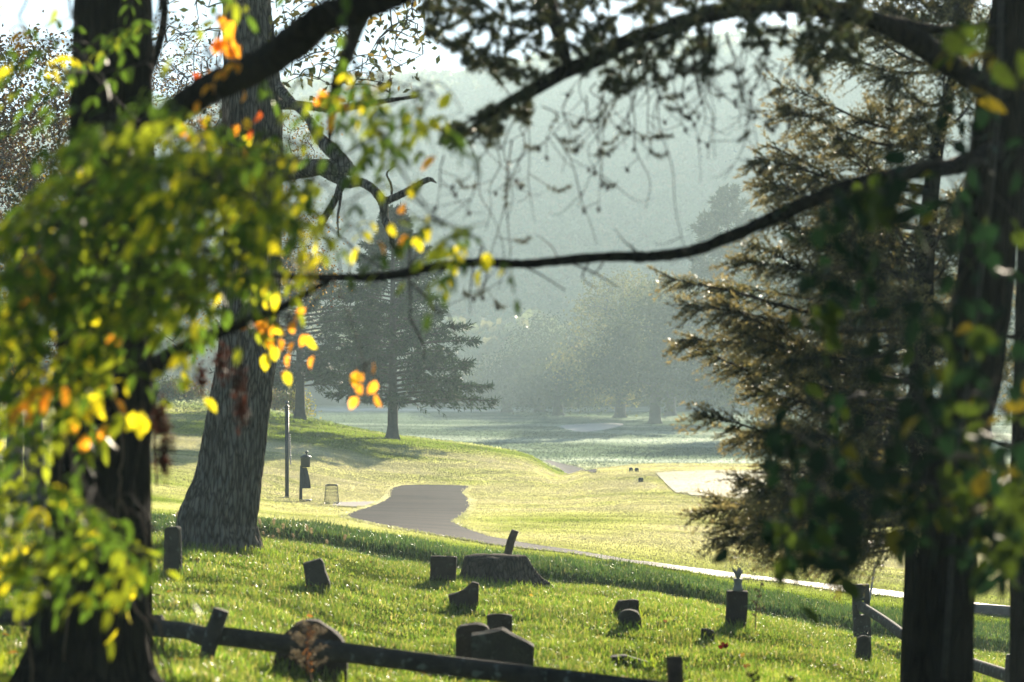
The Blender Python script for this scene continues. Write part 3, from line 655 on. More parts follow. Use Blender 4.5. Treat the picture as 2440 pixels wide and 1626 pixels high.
prof=[(-.17,.10),(-.165,.125),(.09,.13),(.10,.155),(.12,.15),(.165,.05),(.175,.02)]
tube(mb,[hc+np.array([.0,0,z]) for z,_ in prof],[r for _,r in prof],16); mb.build('housing',M['green_metal'],bw)
mb=MB(); tube(mb,[hc+np.array([.03,0,.16]),hc+np.array([.03,0,.2])],.018,8); ball(mb,hc+np.array([.03,0,.235]),.042); mb.build('handle',M['green_metal'],bw)
mb=MB(); rows=[]; A=np.linspace(0,2*np.pi,28,endpoint=False)
for z,r,off in((H_(1115),.065,.10),(H_(1122),.085,.10),(H_(1135),.10,.12),(H_(1150),.12,.13),(H_(1164),.125,.14)):
    rr=r*(1+.16*np.sin(7*A)); rows.append(np.stack([g[0]+off+rr*np.cos(A),g[1]-.02+rr*np.sin(A)*.6,np.full(28,g[2]+z)],-1))
V=np.array(rows); i=np.arange(4)[:,None]*28; j=np.arange(28)[None]; k=(j+1)%28
mb.add(V.reshape(-1,3),None,np.stack([i+j,i+k,i+28+k,i+28+j],-1).reshape(-1,4)); mb.build('towel',M['towel'],bw)
mb=MB(); box(mb,g+np.array([.14,0,.02]),(.3,.25,.05)); mb.build('base_plate',M['green_metal'],bw,False)
g=G(790,1202); px=FPX/g[1]; hb=46/px; r0_,r1_=18.5/px,14/px
bk=thing('litter_basket',g,'small upturned wire mesh litter basket on the grass by the path','basket')
mb=MB()
for k in range(18):
    a=2*np.pi*k/18
    for s in(1,-1):
        P=[g+np.array([(r0_+(r1_-r0_)*t)*math.cos(a+s*t*.5),(r0_+(r1_-r0_)*t)*math.sin(a+s*t*.5),hb*t]) for t in np.linspace(0,1,6)]
        tube(mb,P,.0028,4,cap=False)
mb.build('mesh',M['green_metal'],bk)
A=np.linspace(0,2*np.pi,33)
for z,r,w in((hb,r1_,.014),(.02,r0_,.016)):
    mb=MB(); tube(mb,[g+np.array([r*math.cos(a),r*math.sin(a),z]) for a in A],w,6,cap=False); mb.build('rim',M['green_metal'],bk)
for (px_,py_),lab in(((1527,1149),'dark green block marker on the lawn short of the tee'),((1503,1124),'left one of two tiny dark markers on the rise'),((1517,1125),'right one of two tiny dark markers on the rise')):
    g=G(px_,py_); mb=MB(); s=.16 if py_>1140 else .13; box(mb,g+np.array([0,0,.06]),(s,.12,.13),.2,.85); box(mb,g+np.array([0,0,.132]),(s*.7,.08,.016)); 
    tag(mb.build('tee_marker',M['green_metal'],None,False),lab,'tee marker','tee markers on the rise')
# ------------------------------------------------------------------ trees
def grow(nodes, targets, up_pen=.6, npt=5, sag=.08):
    """joins every target to the nearest earlier node with a bent twig; returns the twigs"""
    nodes=np.array(nodes,float); T=np.array(targets,float); out=[]
    dd=np.min(np.linalg.norm(T[:,None]-nodes[None,::1],axis=-1),axis=1)
    for t in T[np.argsort(dd)]:
        dv=t-nodes; c=np.linalg.norm(dv,axis=1)+up_pen*np.maximum(0,nodes[:,2]-t[2])
        a=nodes[np.argmin(c)]; L=np.linalg.norm(t-a); m=(a+t)/2+rng.normal(size=3)*L*sag+np.array([0,0,L*sag])
        P=smooth_line([a,m,t],max(2,npt//2)); out.append(P); nodes=np.vstack([nodes,P[1:]])
    return out
def twigs(mb, segs, r_tip, k, sides=4, rmax=.2):
    for P in segs:
        L=np.linalg.norm(P[-1]-P[0]); tube(mb,P,[min(r_tip+k*L,rmax),r_tip],sides,cap=False)
def trunk_mesh(mb, line, radii, sides=24, ridges=0.0, rf=9, seg=10, flare=None):
    """tapered trunk with furrowed bark: ridges run up the stem"""
    P=smooth_line(line,seg); n=len(P); r=np.interp(np.linspace(0,1,n),np.linspace(0,1,len(radii)),radii)
    t=unit(np.gradient(P,axis=0)); a=unit(np.cross(t,np.array([0,1.0,0.05]))); b=np.cross(t,a)
    A=np.linspace(0,2*np.pi,sides,endpoint=False); s=np.concatenate([[0],np.cumsum(np.linalg.norm(np.diff(P,axis=0),axis=1))])
    ca,sa=np.cos(A)[None],np.sin(A)[None]; S=s[:,None]
    rr=r[:,None]*(1+.03*noise3(ca*2,sa*2,S*.8))
    if ridges:
        w=.25*noise3(ca*3,sa*3,S*2.2)
        x=noise3((ca+w*.25)*rf,(sa+w*.25)*rf,S*2.0+4); y=noise3(ca*rf*2,sa*rf*2,S*6+9)
        rr=rr+ridges*(1-np.abs(x)*2.2)+ridges*.5*y
    V=P[:,None]+rr[...,None]*(np.cos(A)[None,:,None]*a[:,None]+np.sin(A)[None,:,None]*b[:,None])
    if flare is not None:
        h,amt,k=flare; f=np.clip(1-S/h,0,1)**2
        lob=1+.5*np.sin(A*k+.7)[None]+.25*np.sin(A*(k+2)+2)[None]
        V+= (f*amt*lob)[...,None]*(np.cos(A)[None,:,None]*a[:,None]+np.sin(A)[None,:,None]*b[:,None])
    i=np.arange(n-1)[:,None]*sides; j=np.arange(sides)[None]; k=(j+1)%sides
    mb.add(V.reshape(-1,3),None,np.stack([i+j,i+k,i+sides+k,i+sides+j],-1).reshape(-1,4)); return P
def crown_points(lobes, n):
    """targets spread through ellipsoid lobes (centre, radii), thinner inside"""
    out=[]; vol=np.array([np.prod(r)**.67 for _,r in lobes]); vol/=vol.sum()
    for (c,r),w in zip(lobes,vol):
        m=max(3,int(n*w)); q=unit(rng.normal(size=(m,3)))*rng.uniform(.45,1.0,(m,1))**.6; out.append(np.array(c)+q*np.array(r))
    return np.concatenate(out)
def broad_tree(name,label,cat,base,trunk_h,r0,lobes,nt_,nl,size,spread,colors,probs,group=None,leafm='far_leaf',barkm='bark_far',lean=(0,0),twig_r=.012,aspect=.7,sides=10,sun_tint=None):
    """trunk, limbs reaching every leaf cluster, and a crown of leaf-sized faces with gaps"""
    base=np.array(base,float); o=thing(name,base,label,cat,group)
    top=max(c[2]+r[2]*.3 for c,r in lobes); line=[base-np.array([0,0,.2]),base+np.array([lean[0]*.3,lean[1]*.3,trunk_h*.5]),base+np.array([lean[0],lean[1],trunk_h]),base+np.array([lean[0]*1.3,lean[1],base[2]*0+max(trunk_h*1.15,(top-base[2])*.8)])]
    mb=MB(); P=trunk_mesh(mb,line,[r0*1.3,r0,r0*.8,r0*.2],sides,flare=(.9,r0*.6,4))
    mb.build('trunk',M[barkm],o)
    T=crown_points(lobes,nt_); segs=grow(P[int(len(P)*.4):],T)
    mb=MB(); twigs(mb,segs,twig_r,.02,4,r0*.4); mb.build('limbs',M[barkm],o)
    C=np.repeat(T,nl,0)+rng.normal(size=(len(T)*nl,3))*spread*np.array([1,1,.75])
    tone=np.repeat(rng.uniform(.7,1.3,len(T)),nl)
    col=pal(len(C),colors,probs,.25 if size<.3 else .1)*(tone[:,None] if size<.3 else tone[:,None]**.5)
    mb=MB(); leaf_quads(mb,C,size,aspect,col,flat=.3); mb.build('crown',M[leafm],o,False); return o
def plume(lm, tm, axis, n_tw, tw_len, n_bl, bl, bw, col, droop=.0, ang=.75, r=.012, taper=.75, tip=None):
    """conifer branch: an axis, side twigs along it and flat needle blades along each twig"""
    A=np.asarray(axis,float); n=len(A); s=rng.uniform(.12,1.0,n_tw)**.8; f=s*(n-1); i=np.clip(f.astype(int),0,n-2); w=(f-i)[:,None]
    P=A[i]*(1-w)+A[i+1]*w; t=unit(A[i+1]-A[i]); rd=rng.normal(size=(n_tw,3)); rd=unit(rd-t*(rd*t).sum(-1,keepdims=True)); rd[:,2]*=.7
    dr=unit(t*ang+rd*(1-ang*.5)+np.array([0,0,-droop])); L=tw_len*(1-taper*s)*rng.uniform(.6,1.25,n_tw)
    E=P+dr*L[:,None]+np.array([0,0,-1.0])*droop*L[:,None]*.5
    tube(tm,A,[r,r*.25],5,cap=False)
    # twigs as thin three sided slivers
    sd=unit(np.cross(dr,np.array([.2,.9,.3])))*r*.22
    V=np.stack([P-sd,P+sd,E],1).reshape(-1,3); tm.add(V,np.arange(n_tw*3).reshape(-1,3),None)
    q=rng.uniform(.08,1.05,(n_tw,n_bl)); B=P[:,None]*(1-q[...,None])+E[:,None]*q[...,None]
    bd=unit(dr[:,None]*.9+rng.normal(size=(n_tw,n_bl,3))*.55); B=B.reshape(-1,3); bd=bd.reshape(-1,3); m=len(B)
    bl_=bl*rng.uniform(.6,1.3,(m,1)); nr=unit(np.cross(bd,rng.normal(size=(m,3))))*bw*rng.uniform(.7,1.3,(m,1))
    V=np.stack([B,B+bd*bl_*.45+nr*.5,B+bd*bl_,B+bd*bl_*.45-nr*.5],1).reshape(-1,3)
    c=np.asarray(col); c=c[rng.integers(0,len(c),m)]*rng.uniform(.7,1.3,(m,1))*np.repeat(rng.uniform(.75,1.25,n_tw),n_bl)[:,None]
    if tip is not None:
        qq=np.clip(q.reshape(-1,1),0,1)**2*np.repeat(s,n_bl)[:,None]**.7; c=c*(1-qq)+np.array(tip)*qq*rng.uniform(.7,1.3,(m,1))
    lm.add(V,None,np.arange(m*4).reshape(-1,4),np.repeat(c,4,0))
def conifer(name,label,cat,base,h,r0,prof,nlimb,n_tw,tw,n_bl,bl,bw,col,rise=.1,first=.14,group=None,dead=0,seedo=0,lean=(0,0)):
    """prof(t) -> limb length at relative height t (both sides: prof(t, side))"""
    base=np.array(base,float); o=thing(name,base,label,cat,group); mb=MB()
    tip=base+np.array([lean[0],lean[1],h])
    P=trunk_mesh(mb,[base-np.array([0,0,.15]),base+(tip-base)*.35,base+(tip-base)*.7,tip],[r0,r0*.72,r0*.4,.015],14,flare=(.7,r0*.5,5)); mb.build('trunk',M['bark_far'],o)
    lm,tm=MB(),MB()
    for k in range(nlimb):
        t=first+(1-first)*(k+rng.uniform(0,1))/nlimb; t=min(t,.985); a=k*2.4+rng.uniform(-.5,.5); L=prof(t,math.cos(a))*rng.uniform(.58,1.15)
        p=base+(tip-base)*t; dv=np.array([math.cos(a),math.sin(a),0]); up=rise*(.4+t)
        A=smooth_line([p,p+dv*L*.5+np.array([0,0,L*up*.35]),p+dv*L+np.array([0,0,L*(up*1.2-.12)])],5)
        plume(lm,tm,A,max(8,int(n_tw*(.35+.65*L/max(prof(.3,1),.1)))),tw*(.45+.55*L/max(prof(.3,1),.1)),n_bl,bl,bw,col,droop=.15,r=.02+.012*L)
    for k in range(dead):
        a=k*2.1; t=rng.uniform(first,.6); p=base+(tip-base)*t; dv=np.array([math.cos(a),math.sin(a)*.6,-.1]); tube(tm,[p,p+dv*prof(t,1)*.4,p+dv*prof(t,1)*.7+np.array([0,0,.2])],[.03,.02,.008],5)
    tm.build('limbs',M['bark_far'],o); lm.build('crown',M['cedar'],o,False); return o

# --- the cedar on the slope and its neighbour
def hw(pairs):
    x=[p[0] for p in pairs]; 
    return lambda t,side: np.interp(t,x,[p[2] if side>0 else p[1] for p in pairs])
g=G(936,1046); pm=FPX/g[1]; Hc=(1046-498)/pm
conifer('cedar_tree','dark green cedar with a clear trunk standing alone on the slope','tree',g,Hc,13.5/pm,
   hw([(.1,2.3,3.0),(.17,2.9,4.1),(.26,3.0,3.9),(.38,2.6,3.2),(.5,2.2,2.75),(.62,2.0,2.3),(.74,1.5,1.7),(.86,.9,1.0),(1,.2,.2)]),118,58,.95,10,.24,.05,
   [(.028,.06,.020),(.042,.08,.022),(.022,.045,.018)],rise=.22,first=.15,dead=9)
g=G(715,1000); pm=FPX/g[1]; Hc=(1000-640)/pm
conifer('cedar_tree','shorter spreading cedar higher on the slope beside the oak','tree',g,Hc*1.08,13/pm,
   hw([(.2,3.3,3.4),(.3,3.8,4.6),(.5,3.6,4.4),(.7,2.9,3.4),(.9,1.6,1.8),(1,.4,.4)]),74,56,1.0,10,.26,.055,
   [(.032,.056,.020),(.048,.074,.024),(.026,.046,.02)],rise=.16,first=.2)

# --- misty trees across the valley
def lob(u,v,d,ru,rv,rd=None):
    p=D(u,v,d); k=d/5555; return (p,(ru*k,(rd or ru)*k,rv*k))
OAK=[(.05,.07,.028),(.07,.085,.03),(.10,.11,.035)]; GOLD=[(.20,.18,.05),(.26,.23,.06),(.14,.15,.045)]
def far_oak(label,u,v,d,lobes,th,nt_=150,nl=44,tint=(.5,.35,.15),name='oak_tree',r0=.55):
    b=G(u*1.037,v*1.037); d=b[1] if d is None else d; b=D(u,v,d); b[2]=min(b[2],H(b[0],d)); b[2]=H(b[0],d)
    return broad_tree(name,label,'tree',b,th,r0,[lob(a,c,d+e,f,h) for a,c,e,f,h in lobes],nt_,int(nl*1.6),.38,.95,GOLD if 'golden' in label else OAK,tint,group='misty trees across the valley',leafm='misty',sides=10,twig_r=.03)
far_oak('wide misty oak with a stout bare trunk beside the bunker',1505,963,268,[(1500,860,0,150,60),(1420,820,4,95,80),(1580,830,-3,110,90),(1500,760,2,120,80),(1560,700,0,80,60),(1640,880,0,80,55)],5.5,200,46)
far_oak('golden topped misty tree rising left of the wide oak',1425,945,292,[(1425,690,0,70,60),(1380,760,0,70,80),(1440,800,0,90,90),(1350,850,3,70,60),(1410,880,0,80,45)],6,150,46,(.2,.4,.7))
far_oak('golden topped misty tree between the wide oak and the tall pine',1540,955,300,[(1510,690,0,60,55),(1560,760,2,80,80)],7,90,46,(.25,.4,.6))
far_oak('small low misty tree left of the bunker',1282,948,300,[(1280,880,0,85,50),(1220,900,2,60,40),(1330,890,-2,60,45)],3.4,90,40,(.7,.3,.1))
far_oak('faint dark tree at the foot of the hill',1165,935,318,[(1165,880,0,75,50),(1110,890,0,50,40),(1210,840,0,60,50)],3.5,100,40,(.8,.3,.05))
far_oak('faint tree above the frosted green',1240,930,326,[(1250,800,0,70,70),(1310,830,0,60,70),(1200,850,0,50,50)],6,100,40,(.7,.3,.1))
far_oak('misty oak seen through the gap beside the juniper',1765,985,205,[(1790,870,0,150,80),(1850,800,0,150,120),(1760,780,3,100,80),(1840,700,0,140,100)],4.5,150,46)
far_oak('misty oak behind the juniper branches',1990,975,205,[(1960,850,0,160,90),(2040,740,0,150,130),(1900,720,0,130,130)],6,130,46)
far_oak('misty oak at the far edge beyond the dark trunk',2260,972,208,[(2240,850,0,170,90),(2290,730,0,150,140),(2180,740,0,130,110)],6,130,46)
b=D(1672,968,282); b[2]=H(b[0],282)
conifer('pine_tree','tall misty pine towering behind the wide oak','tree',b,27.0,.5,hw([(.2,5.5,5.5),(.4,6.0,6.0),(.6,5.0,5.0),(.8,3.2,3.2),(.93,1.6,1.6),(1,.5,.5)]),64,60,2.0,8,.7,.16,[(.08,.11,.05),(.13,.14,.06)],rise=.5,first=.22)
# yellow-green scrub behind the oak and along the slope top
for (fx,fy,w,h_,lab,cols) in ((700,985,40,60,'pale yellow green bush behind the shorter cedar',[(.25,.26,.05),(.32,.28,.06)]),(655,985,45,45,'orange tinted scrub just right of the oak trunk',[(.30,.20,.05),(.22,.2,.05)]),
      (440,952,70,26,'low russet and green scrub along the slope top',[(.16,.14,.04),(.10,.13,.035),(.2,.12,.05)]),(380,960,60,40,'dark green scrub at the slope top near the dark trunk',[(.07,.10,.03),(.12,.13,.03)])):
    d=122 if fx>600 else 118; b=F(fx,fy,d); b[2]=H(b[0],d); k=d/FPX
    broad_tree('scrub_bush',lab,'bush',b,h_*k*.5,.04,[(b+np.array([dx*w*k,0,h_*k*zz]),(w*k*.6,w*k*.6,h_*k*.5)) for dx,zz in((-.5,.5),(.5,.45),(0,.8))],40,40,.13,.28,cols,[1]*len(cols),group='scrub on the slope',twig_r=.008,sides=6)

# --- thin autumn trees at the left, behind the dark trunk
AUT=[(.10,.05,.016),(.28,.17,.028),(.045,.028,.013),(.085,.085,.018)]
def aut(label,u,v,d,th,lobes,nt_,nl,r0,probs,lean=(0,0),size=.075):
    b=D(u,v,d); b[2]=H(b[0],d)
    return broad_tree('autumn_tree',label,'tree',b,th,r0,[lob(a,c,d+e,f,h) for a,c,e,f,h in lobes],nt_,nl,size,.30,AUT,probs,group='thin autumn trees on the slope',lean=lean,twig_r=.006,aspect=.55,sides=10)
aut('brown leaved tree rising at the left edge against the sky',30,1080,44,5.2,[(60,330,0,110,130),(10,480,1,120,150),(120,560,-1,110,140),(90,200,0,110,100),(-40,250,0,90,160)],330,44,.13,(.4,.15,.45,.1),(.3,0),.09)
aut('forked lichen grey tree with golden leaves near the left edge',82,1075,40,3.2,[(60,760,0,130,130),(150,700,0,110,110),(-10,830,1,90,110)],110,26,.15,(.2,.5,.1,.4),(-.2,.3))
aut('yellow leaved sapling glimpsed between the two trunks',310,905,56,2.4,[(420,730,0,90,90),(470,640,0,70,110),(390,560,0,80,110),(440,300,2,70,120)],110,26,.09,(.3,.6,.1,.2),(0,0))
aut('golden leaved sapling peeping out right of the oak',560,1010,60,3.0,[(690,560,0,70,100),(700,640,2,60,70),(640,480,0,60,110),(690,330,0,55,90)],130,26,.08,(.25,.65,.1,.2),(.2,0))
aut('bare topped brown tree with thin twigs against the sky',300,960,58,7,[(330,230,0,120,130),(420,140,0,110,100),(240,330,0,100,130),(480,240,2,60,80)],190,16,.12,(.5,.2,.4,0),(.3,0),.09)
# ------------------------------------------------------------------ the oak
g=G(522,1306); d=g[1]
oak=thing('oak_tree',g,'massive grey barked oak with broken dead limbs leaning over the graves','tree')
cl=[(521,1318,101),(519,1252,93),(528,1209,85.5),(544,1137,76),(560,1030,71),(578,923,67.5),(591,816,66),(600,708,63),(603,600,64),(602,440,66),(601,300,68),(599,180,64),(588,0,52),(580,-160,48),(570,-420,42)]
mb=MB(); trunk_mesh(mb,[F(a,b,d) for a,b,_ in cl],[r/FPX*d for *_,r in cl],240,.026,11,16,flare=(.4,.05,5)); mb.build('trunk',M['bark_oak'],oak)
def limb(parent, pts, radii_px, d, mtl='bark_oak', nm='limb', sides=9, n=8, rough=.06):
    P=smooth_line([D(*p[:2],d+(p[2] if len(p)>2 else 0)) for p in pts],n); r=np.array(radii_px)*d/5555
    mb=MB(); tube(mb,P,np.interp(np.linspace(0,1,len(P)),np.linspace(0,1,len(r)),r),sides,rough=rough); return mb.build(nm,M[mtl],parent)
limb(oak,[(630,190),(668,232,-.5),(705,268,-1),(735,318,-1.2),(762,345,-1.3),(790,372,-1.4),(812,398,-1.4)],[14,10,9,13,17,14,11],d)
limb(oak,[(610,400),(660,392,-.6),(735,384,-1.2),(780,388,-1.4),(815,392,-1.4)],[30,24,19,17,10],d)
limb(oak,[(800,425,-1.4),(830,420,-1.6),(858,436,-1.8),(880,466,-1.9),(884,500,-1.9),(897,535,-2),(905,570,-2)],[9,10,10,11,9,8,4],d)
limb(oak,[(735,388,-1.2),(770,410,-1.3),(800,425,-1.4)],[14,11,9],d)
limb(oak,[(880,466,-1.9),(920,448,-2),(950,432,-2.1),(984,413,-2.2),(1004,421,-2.2)],[9,8,7.5,6,1],d)
limb(oak,[(900,457,-1.9),(899,425,-2),(889,399,-2),(907,383,-2)],[3,2.5,2,1],d)
limb(oak,[(640,240),(700,243,-.5),(770,250,-1),(850,238,-1.6),(900,230,-2),(960,222,-2.3)],[13,10,9,7,5,3],d)
limb(oak,[(790,410,-1.4),(775,450,-1.6),(752,490,-1.7),(737,515,-1.8)],[10,8,8,9],d)
limb(oak,[(785,425,-1.6),(783,455,-1.7),(776,500,-1.8),(778,545,-1.8)],[3,3,2.5,1.5],d)
limb(oak,[(610,470),(560,440),(500,455,-.5),(430,470,-1)],[14,11,8,4],d)
limb(oak,[(585,-60),(720,-160),(860,-260)],[26,18,10],d); limb(oak,[(580,-120),(430,-260),(300,-330)],[26,16,8],d)
T=np.array([D(u,v,d+q) for (u,v),q in zip(np.vstack([sample_poly([(600,-120),(960,-120),(980,140),(880,200),(660,190),(640,60)],150),sample_poly([(360,-100),(540,-100),(540,240),(430,330),(350,150)],60)]),rng.uniform(-2.2,1.6,210))])
seed=np.vstack([smooth_line([D(585,-60,d),D(720,-160,d),D(860,-260,d)],6),smooth_line([D(640,240,d),D(770,250,d-1),D(960,222,d-2.3)],6),smooth_line([D(580,-120,d),D(430,-260,d),D(300,-330,d)],6),[D(600,100,d)]])
sg=grow(seed,T,up_pen=0); mb=MB(); twigs(mb,sg,.006,.010,4,.03); mb.build('twigs',M['twig'],oak)
C=np.repeat(T[:170],5,0)+rng.normal(size=(850,3))*.16
mb=MB(); leaf_quads(mb,C,.11,.5,pal(len(C),[(.05,.06,.02),(.10,.09,.025),(.28,.18,.03)],[.6,.3,.1])); mb.build('crown',M['far_leaf'],oak,False)

# ------------------------------------------------------------------ leaves for the near plants
def leaves(mb, P, dr, nr, L, Wd, col):
    n=len(P); dr=unit(dr); nr=unit(nr-dr*(nr*dr).sum(-1,keepdims=True)); sd=np.cross(dr,nr); L=np.broadcast_to(L,(n,))[:,None]; Wd=np.broadcast_to(Wd,(n,))[:,None]
    V=np.stack([P,P+dr*L*.3+sd*Wd*.5+nr*Wd*.16,P+dr*L*.68+sd*Wd*.42+nr*Wd*.13-nr*L*.03,P+dr*L-nr*L*.1,P+dr*L*.68-sd*Wd*.42+nr*Wd*.13-nr*L*.03,P+dr*L*.3-sd*Wd*.5+nr*Wd*.16,P+dr*L*.35,P+dr*L*.7-nr*L*.03],1).reshape(-1,3)
    k=np.arange(n)[:,None]*8
    Q=np.concatenate([k+np.array([[6,1,2,7]]),k+np.array([[6,7,4,5]])]); T=np.concatenate([k+np.array([[0,1,6]]),k+np.array([[0,6,5]]),k+np.array([[7,2,3]]),k+np.array([[7,3,4]])])
    mb.add(V,T,Q,np.repeat(col,8,0))
GRN,YGR,YEL,ORG,RED=(.045,.080,.010),(.155,.178,.012),(.48,.41,.015),(.62,.25,.02),(.42,.08,.015)
def pinnate(mb, tm, P, dr, length, nlf, ll, lw, col):
    """compound leaf: a drooping stalk with paired leaflets"""
    dr=unit(np.array(dr)); E=P+dr*length+np.array([0,0,-length*.25]); m=(P+E)/2+np.array([0,0,length*.1])
    A=smooth_line([P,m,E],5); tube(tm,A,[.0022,.001],3,cap=False)
    s=np.repeat(np.linspace(.22,1,nlf),2)[:-1]; f=s*(len(A)-1); i=np.clip(f.astype(int),0,len(A)-2); B=A[i]+(A[i+1]-A[i])*(f-i)[:,None]; t=unit(A[i+1]-A[i])
    sd=unit(np.cross(t,np.array([0,0,1.0])+rng.normal(size=3)*.4)); sg_=np.where(np.arange(len(s))%2==0,1,-1)[:,None]; sg_[-1]=0
    ld=unit(t*.75+sd*sg_*.85+np.array([0,0,-.35])+rng.normal(size=(len(s),3))*.22); nr=unit(np.array([0,0,1.0])+rng.normal(size=(len(s),3))*.55)
    c=np.tile(col,(len(s),1))*rng.uniform(.75,1.25,(len(s),1))
    leaves(mb,B,ld,nr,ll*rng.uniform(.75,1.15,len(s)),lw*rng.uniform(.8,1.15,len(s)),c)

# ------------------------------------------------------------------ near left tree
LD=13.0
base=D(205,1600,LD); base[2]=H(base[0],LD)
lt=thing('ash_tree',base,'dark rough trunk near the viewer hung with green and yellow compound leaves','tree')
tl=[(205,1640,175),(203,1568,152),(213,1450,130),(222,1300,122),(232,1100,107),(240,850,104),(250,600,97),(255,400,90),(260,0,80),(262,-300,72),(262,-700,60)]
mb=MB(); trunk_mesh(mb,[D(a,b,LD) for a,b,_ in tl],[r/5555*LD for *_,r in tl],140,.022,8,12,flare=(.35,.1,4)); mb.build('trunk',M['bark_dark'],lt)
limb(lt,[(300,330,0),(400,260,-1.2),(480,205,-1.8),(580,160,-2.3),(660,110,-2.7),(740,45,-3),(840,10,-3.2),(960,-30,-3.4),(1100,-120,-3.4)],[26,29,31,30,31,29,26,20,14],11.8,'bark_dark',rough=.10)
limb(lt,[(335,850,0),(380,828,-.8),(430,800,-1.2),(500,765,-1.4),(580,735,-1.5),(650,705,-1.6),(720,665,-1.6),(765,642,-1.6)],[20,22,17,13,10,8,6,4],12.3,'bark_dark')
limb(lt,[(860,-30,-3.3),(820,60,-2.4),(800,120,-2),(780,170,-1.8),(764,250,-1.7),(756,330,-1.7)],[22,16,14,13,10,4],13.6,'bark_dark')
limb(lt,[(250,650,0),(120,620,-1),(20,640,-1.6),(-80,600,-2)],[22,16,12,8],12,'bark_dark')
limb(lt,[(255,380,0),(330,200,-1),(375,60,-1.4),(372,-80,-1.6)],[14,10,9,8],14.5,'bark_dark')
limb(lt,[(370,990,-.5),(345,970,-.3),(330,965,0)],[9,10,11],12.6,'bark_dark')
limb(lt,[(260,-200,0),(60,-380,-1),(-150,-520,-2)],[40,28,16],12.5,'bark_dark'); limb(lt,[(262,-260,0),(480,-420,-1),(760,-560,-2)],[40,28,16],12.5,'bark_dark')
REG=[ # polygon on the photograph (display px), number of compound leaves, depth range, chance of green, yellow green, yellow, orange
 ([(150,380),(220,260),(350,190),(470,260),(520,330),(520,560),(400,700),(230,720),(120,560)],201,(6.7,9.7),(.68,.27,.04,.01)),
 ([(0,470),(120,420),(200,580),(240,740),(120,800),(0,820)],67,(6.5,9.5),(.52,.36,.10,.02)),
 ([(470,240),(600,300),(650,420),(660,560),(560,700),(440,720),(400,640),(500,480)],100,(7.0,10.0),(.50,.36,.12,.02)),
 ([(600,280),(740,330),(760,440),(700,560),(640,620),(600,480)],41,(7.2,10.0),(.36,.44,.18,.02)),
 ([(700,380),(860,420),(880,540),(760,580),(700,560)],13,(7.5,10.0),(.1,.45,.38,.07)),
 ([(690,150),(860,130),(1000,190),(980,300),(840,300),(720,260)],21,(7.2,10.0),(.50,.28,.17,.05)),
 ([(880,200),(1080,170),(1060,320),(960,380),(860,340)],10,(7.4,9.7),(.6,.25,.15,0)),
 ([(930,460),(1050,480),(1200,530),(1240,560),(1150,610),(1000,560)],9,(7.5,9.5),(.35,.4,.2,.05)),
 ([(0,700),(240,740),(350,780),(350,860),(200,900),(0,880)],46,(7.1,10.4),(0.58,0.40,0.10,.02)),
 ([(0,860),(170,880),(140,1060),(0,1150)],28,(6.9,10.1),(0.53,0.40,0.13,.02)),
 ([(180,800),(350,850),(340,1000),(210,980)],12,(7.5,10.1),(0.48,0.45,0.15,.02)),
 ([(0,1080),(120,1090),(340,1200),(400,1260),(390,1330),(250,1340),(120,1330),(0,1370)],74,(6.7,9.7),(0.64,0.36,0.09,.02)),
 ([(120,1040),(250,1080),(300,1190),(200,1190)],12,(6.9,9.5),(0.43,0.45,0.18,.02)),
 ([(380,-40),(620,-40),(560,200),(420,200)],6,(8.8,11.6),(0.38,0.30,0.12,.02)),
 ([(150,40),(360,20),(350,200),(160,220)],18,(9.5,12.3),(0.88,0.25,0.03,.02)),
 ([(0,0),(170,0),(150,260),(0,330)],13,(9.5,12.3),(0.68,0.25,0.09,.02)),
 ([(-60,-300),(700,-300),(900,-60),(560,-80),(150,-60),(-60,60)],41,(7.8,13.8),(0.78,0.30,0.06,.02)),
]
seedn=np.vstack([smooth_line([D(300,330,11.8),D(480,205,10.0),D(660,110,9.1),D(840,10,8.6)],8),smooth_line([D(250,650,12),D(20,640,10.4),D(-80,600,10)],8),smooth_line([D(335,850,12.3),D(500,765,10.9),D(765,642,10.7)],8),
   smooth_line([D(250,500,12.6),D(420,420,10.5),D(600,400,9.6),D(720,420,9.5)],8),smooth_line([D(240,900,12.4),D(150,1000,10),D(90,1180,8.6)],8),smooth_line([D(222,1000,12.4),D(300,1120,9.5),D(200,1230,8.4)],8)])
starts=[];leafs=[]
for poly,n,(d0,d1),pr in REG:
    q=sample_poly(poly,n); dd=rng.uniform(d0,d1,n)
    for (u,v),dq in zip(q,dd): starts.append(D(u,v,dq)); leafs.append(pr)
starts=np.array(starts); sprays=starts[rng.random(len(starts))<.45]
mb=MB(); tm=MB(); sg=grow(seedn,sprays,up_pen=0,sag=.1); twigs(tm,sg,.0028,.006,4,.014)
for p,pr in zip(starts,leafs):
    c=np.array([GRN,YGR,YEL,ORG])[rng.choice(4,p=np.array(pr)/sum(pr))]
    a=rng.normal(math.pi*1.08,.9); dv=np.array([math.cos(a),rng.normal()*.6,-.45+rng.normal()*.3])
    pinnate(mb,tm,p,dv,rng.uniform(.16,.30),int(rng.integers(3,6)),.074,.027,c)
# unseen canopy added to the crown overhead, blocking sky light from the foreground
n=7000; C=np.stack([rng.uniform(-15,13,n),rng.uniform(-17,10,n),rng.uniform(9.2,14,n)],-1); leaf_quads(mb,C,.5,.75,pal(n,[(.04,.07,.015),(.10,.12,.02)],[.7,.3]),flat=1.2)
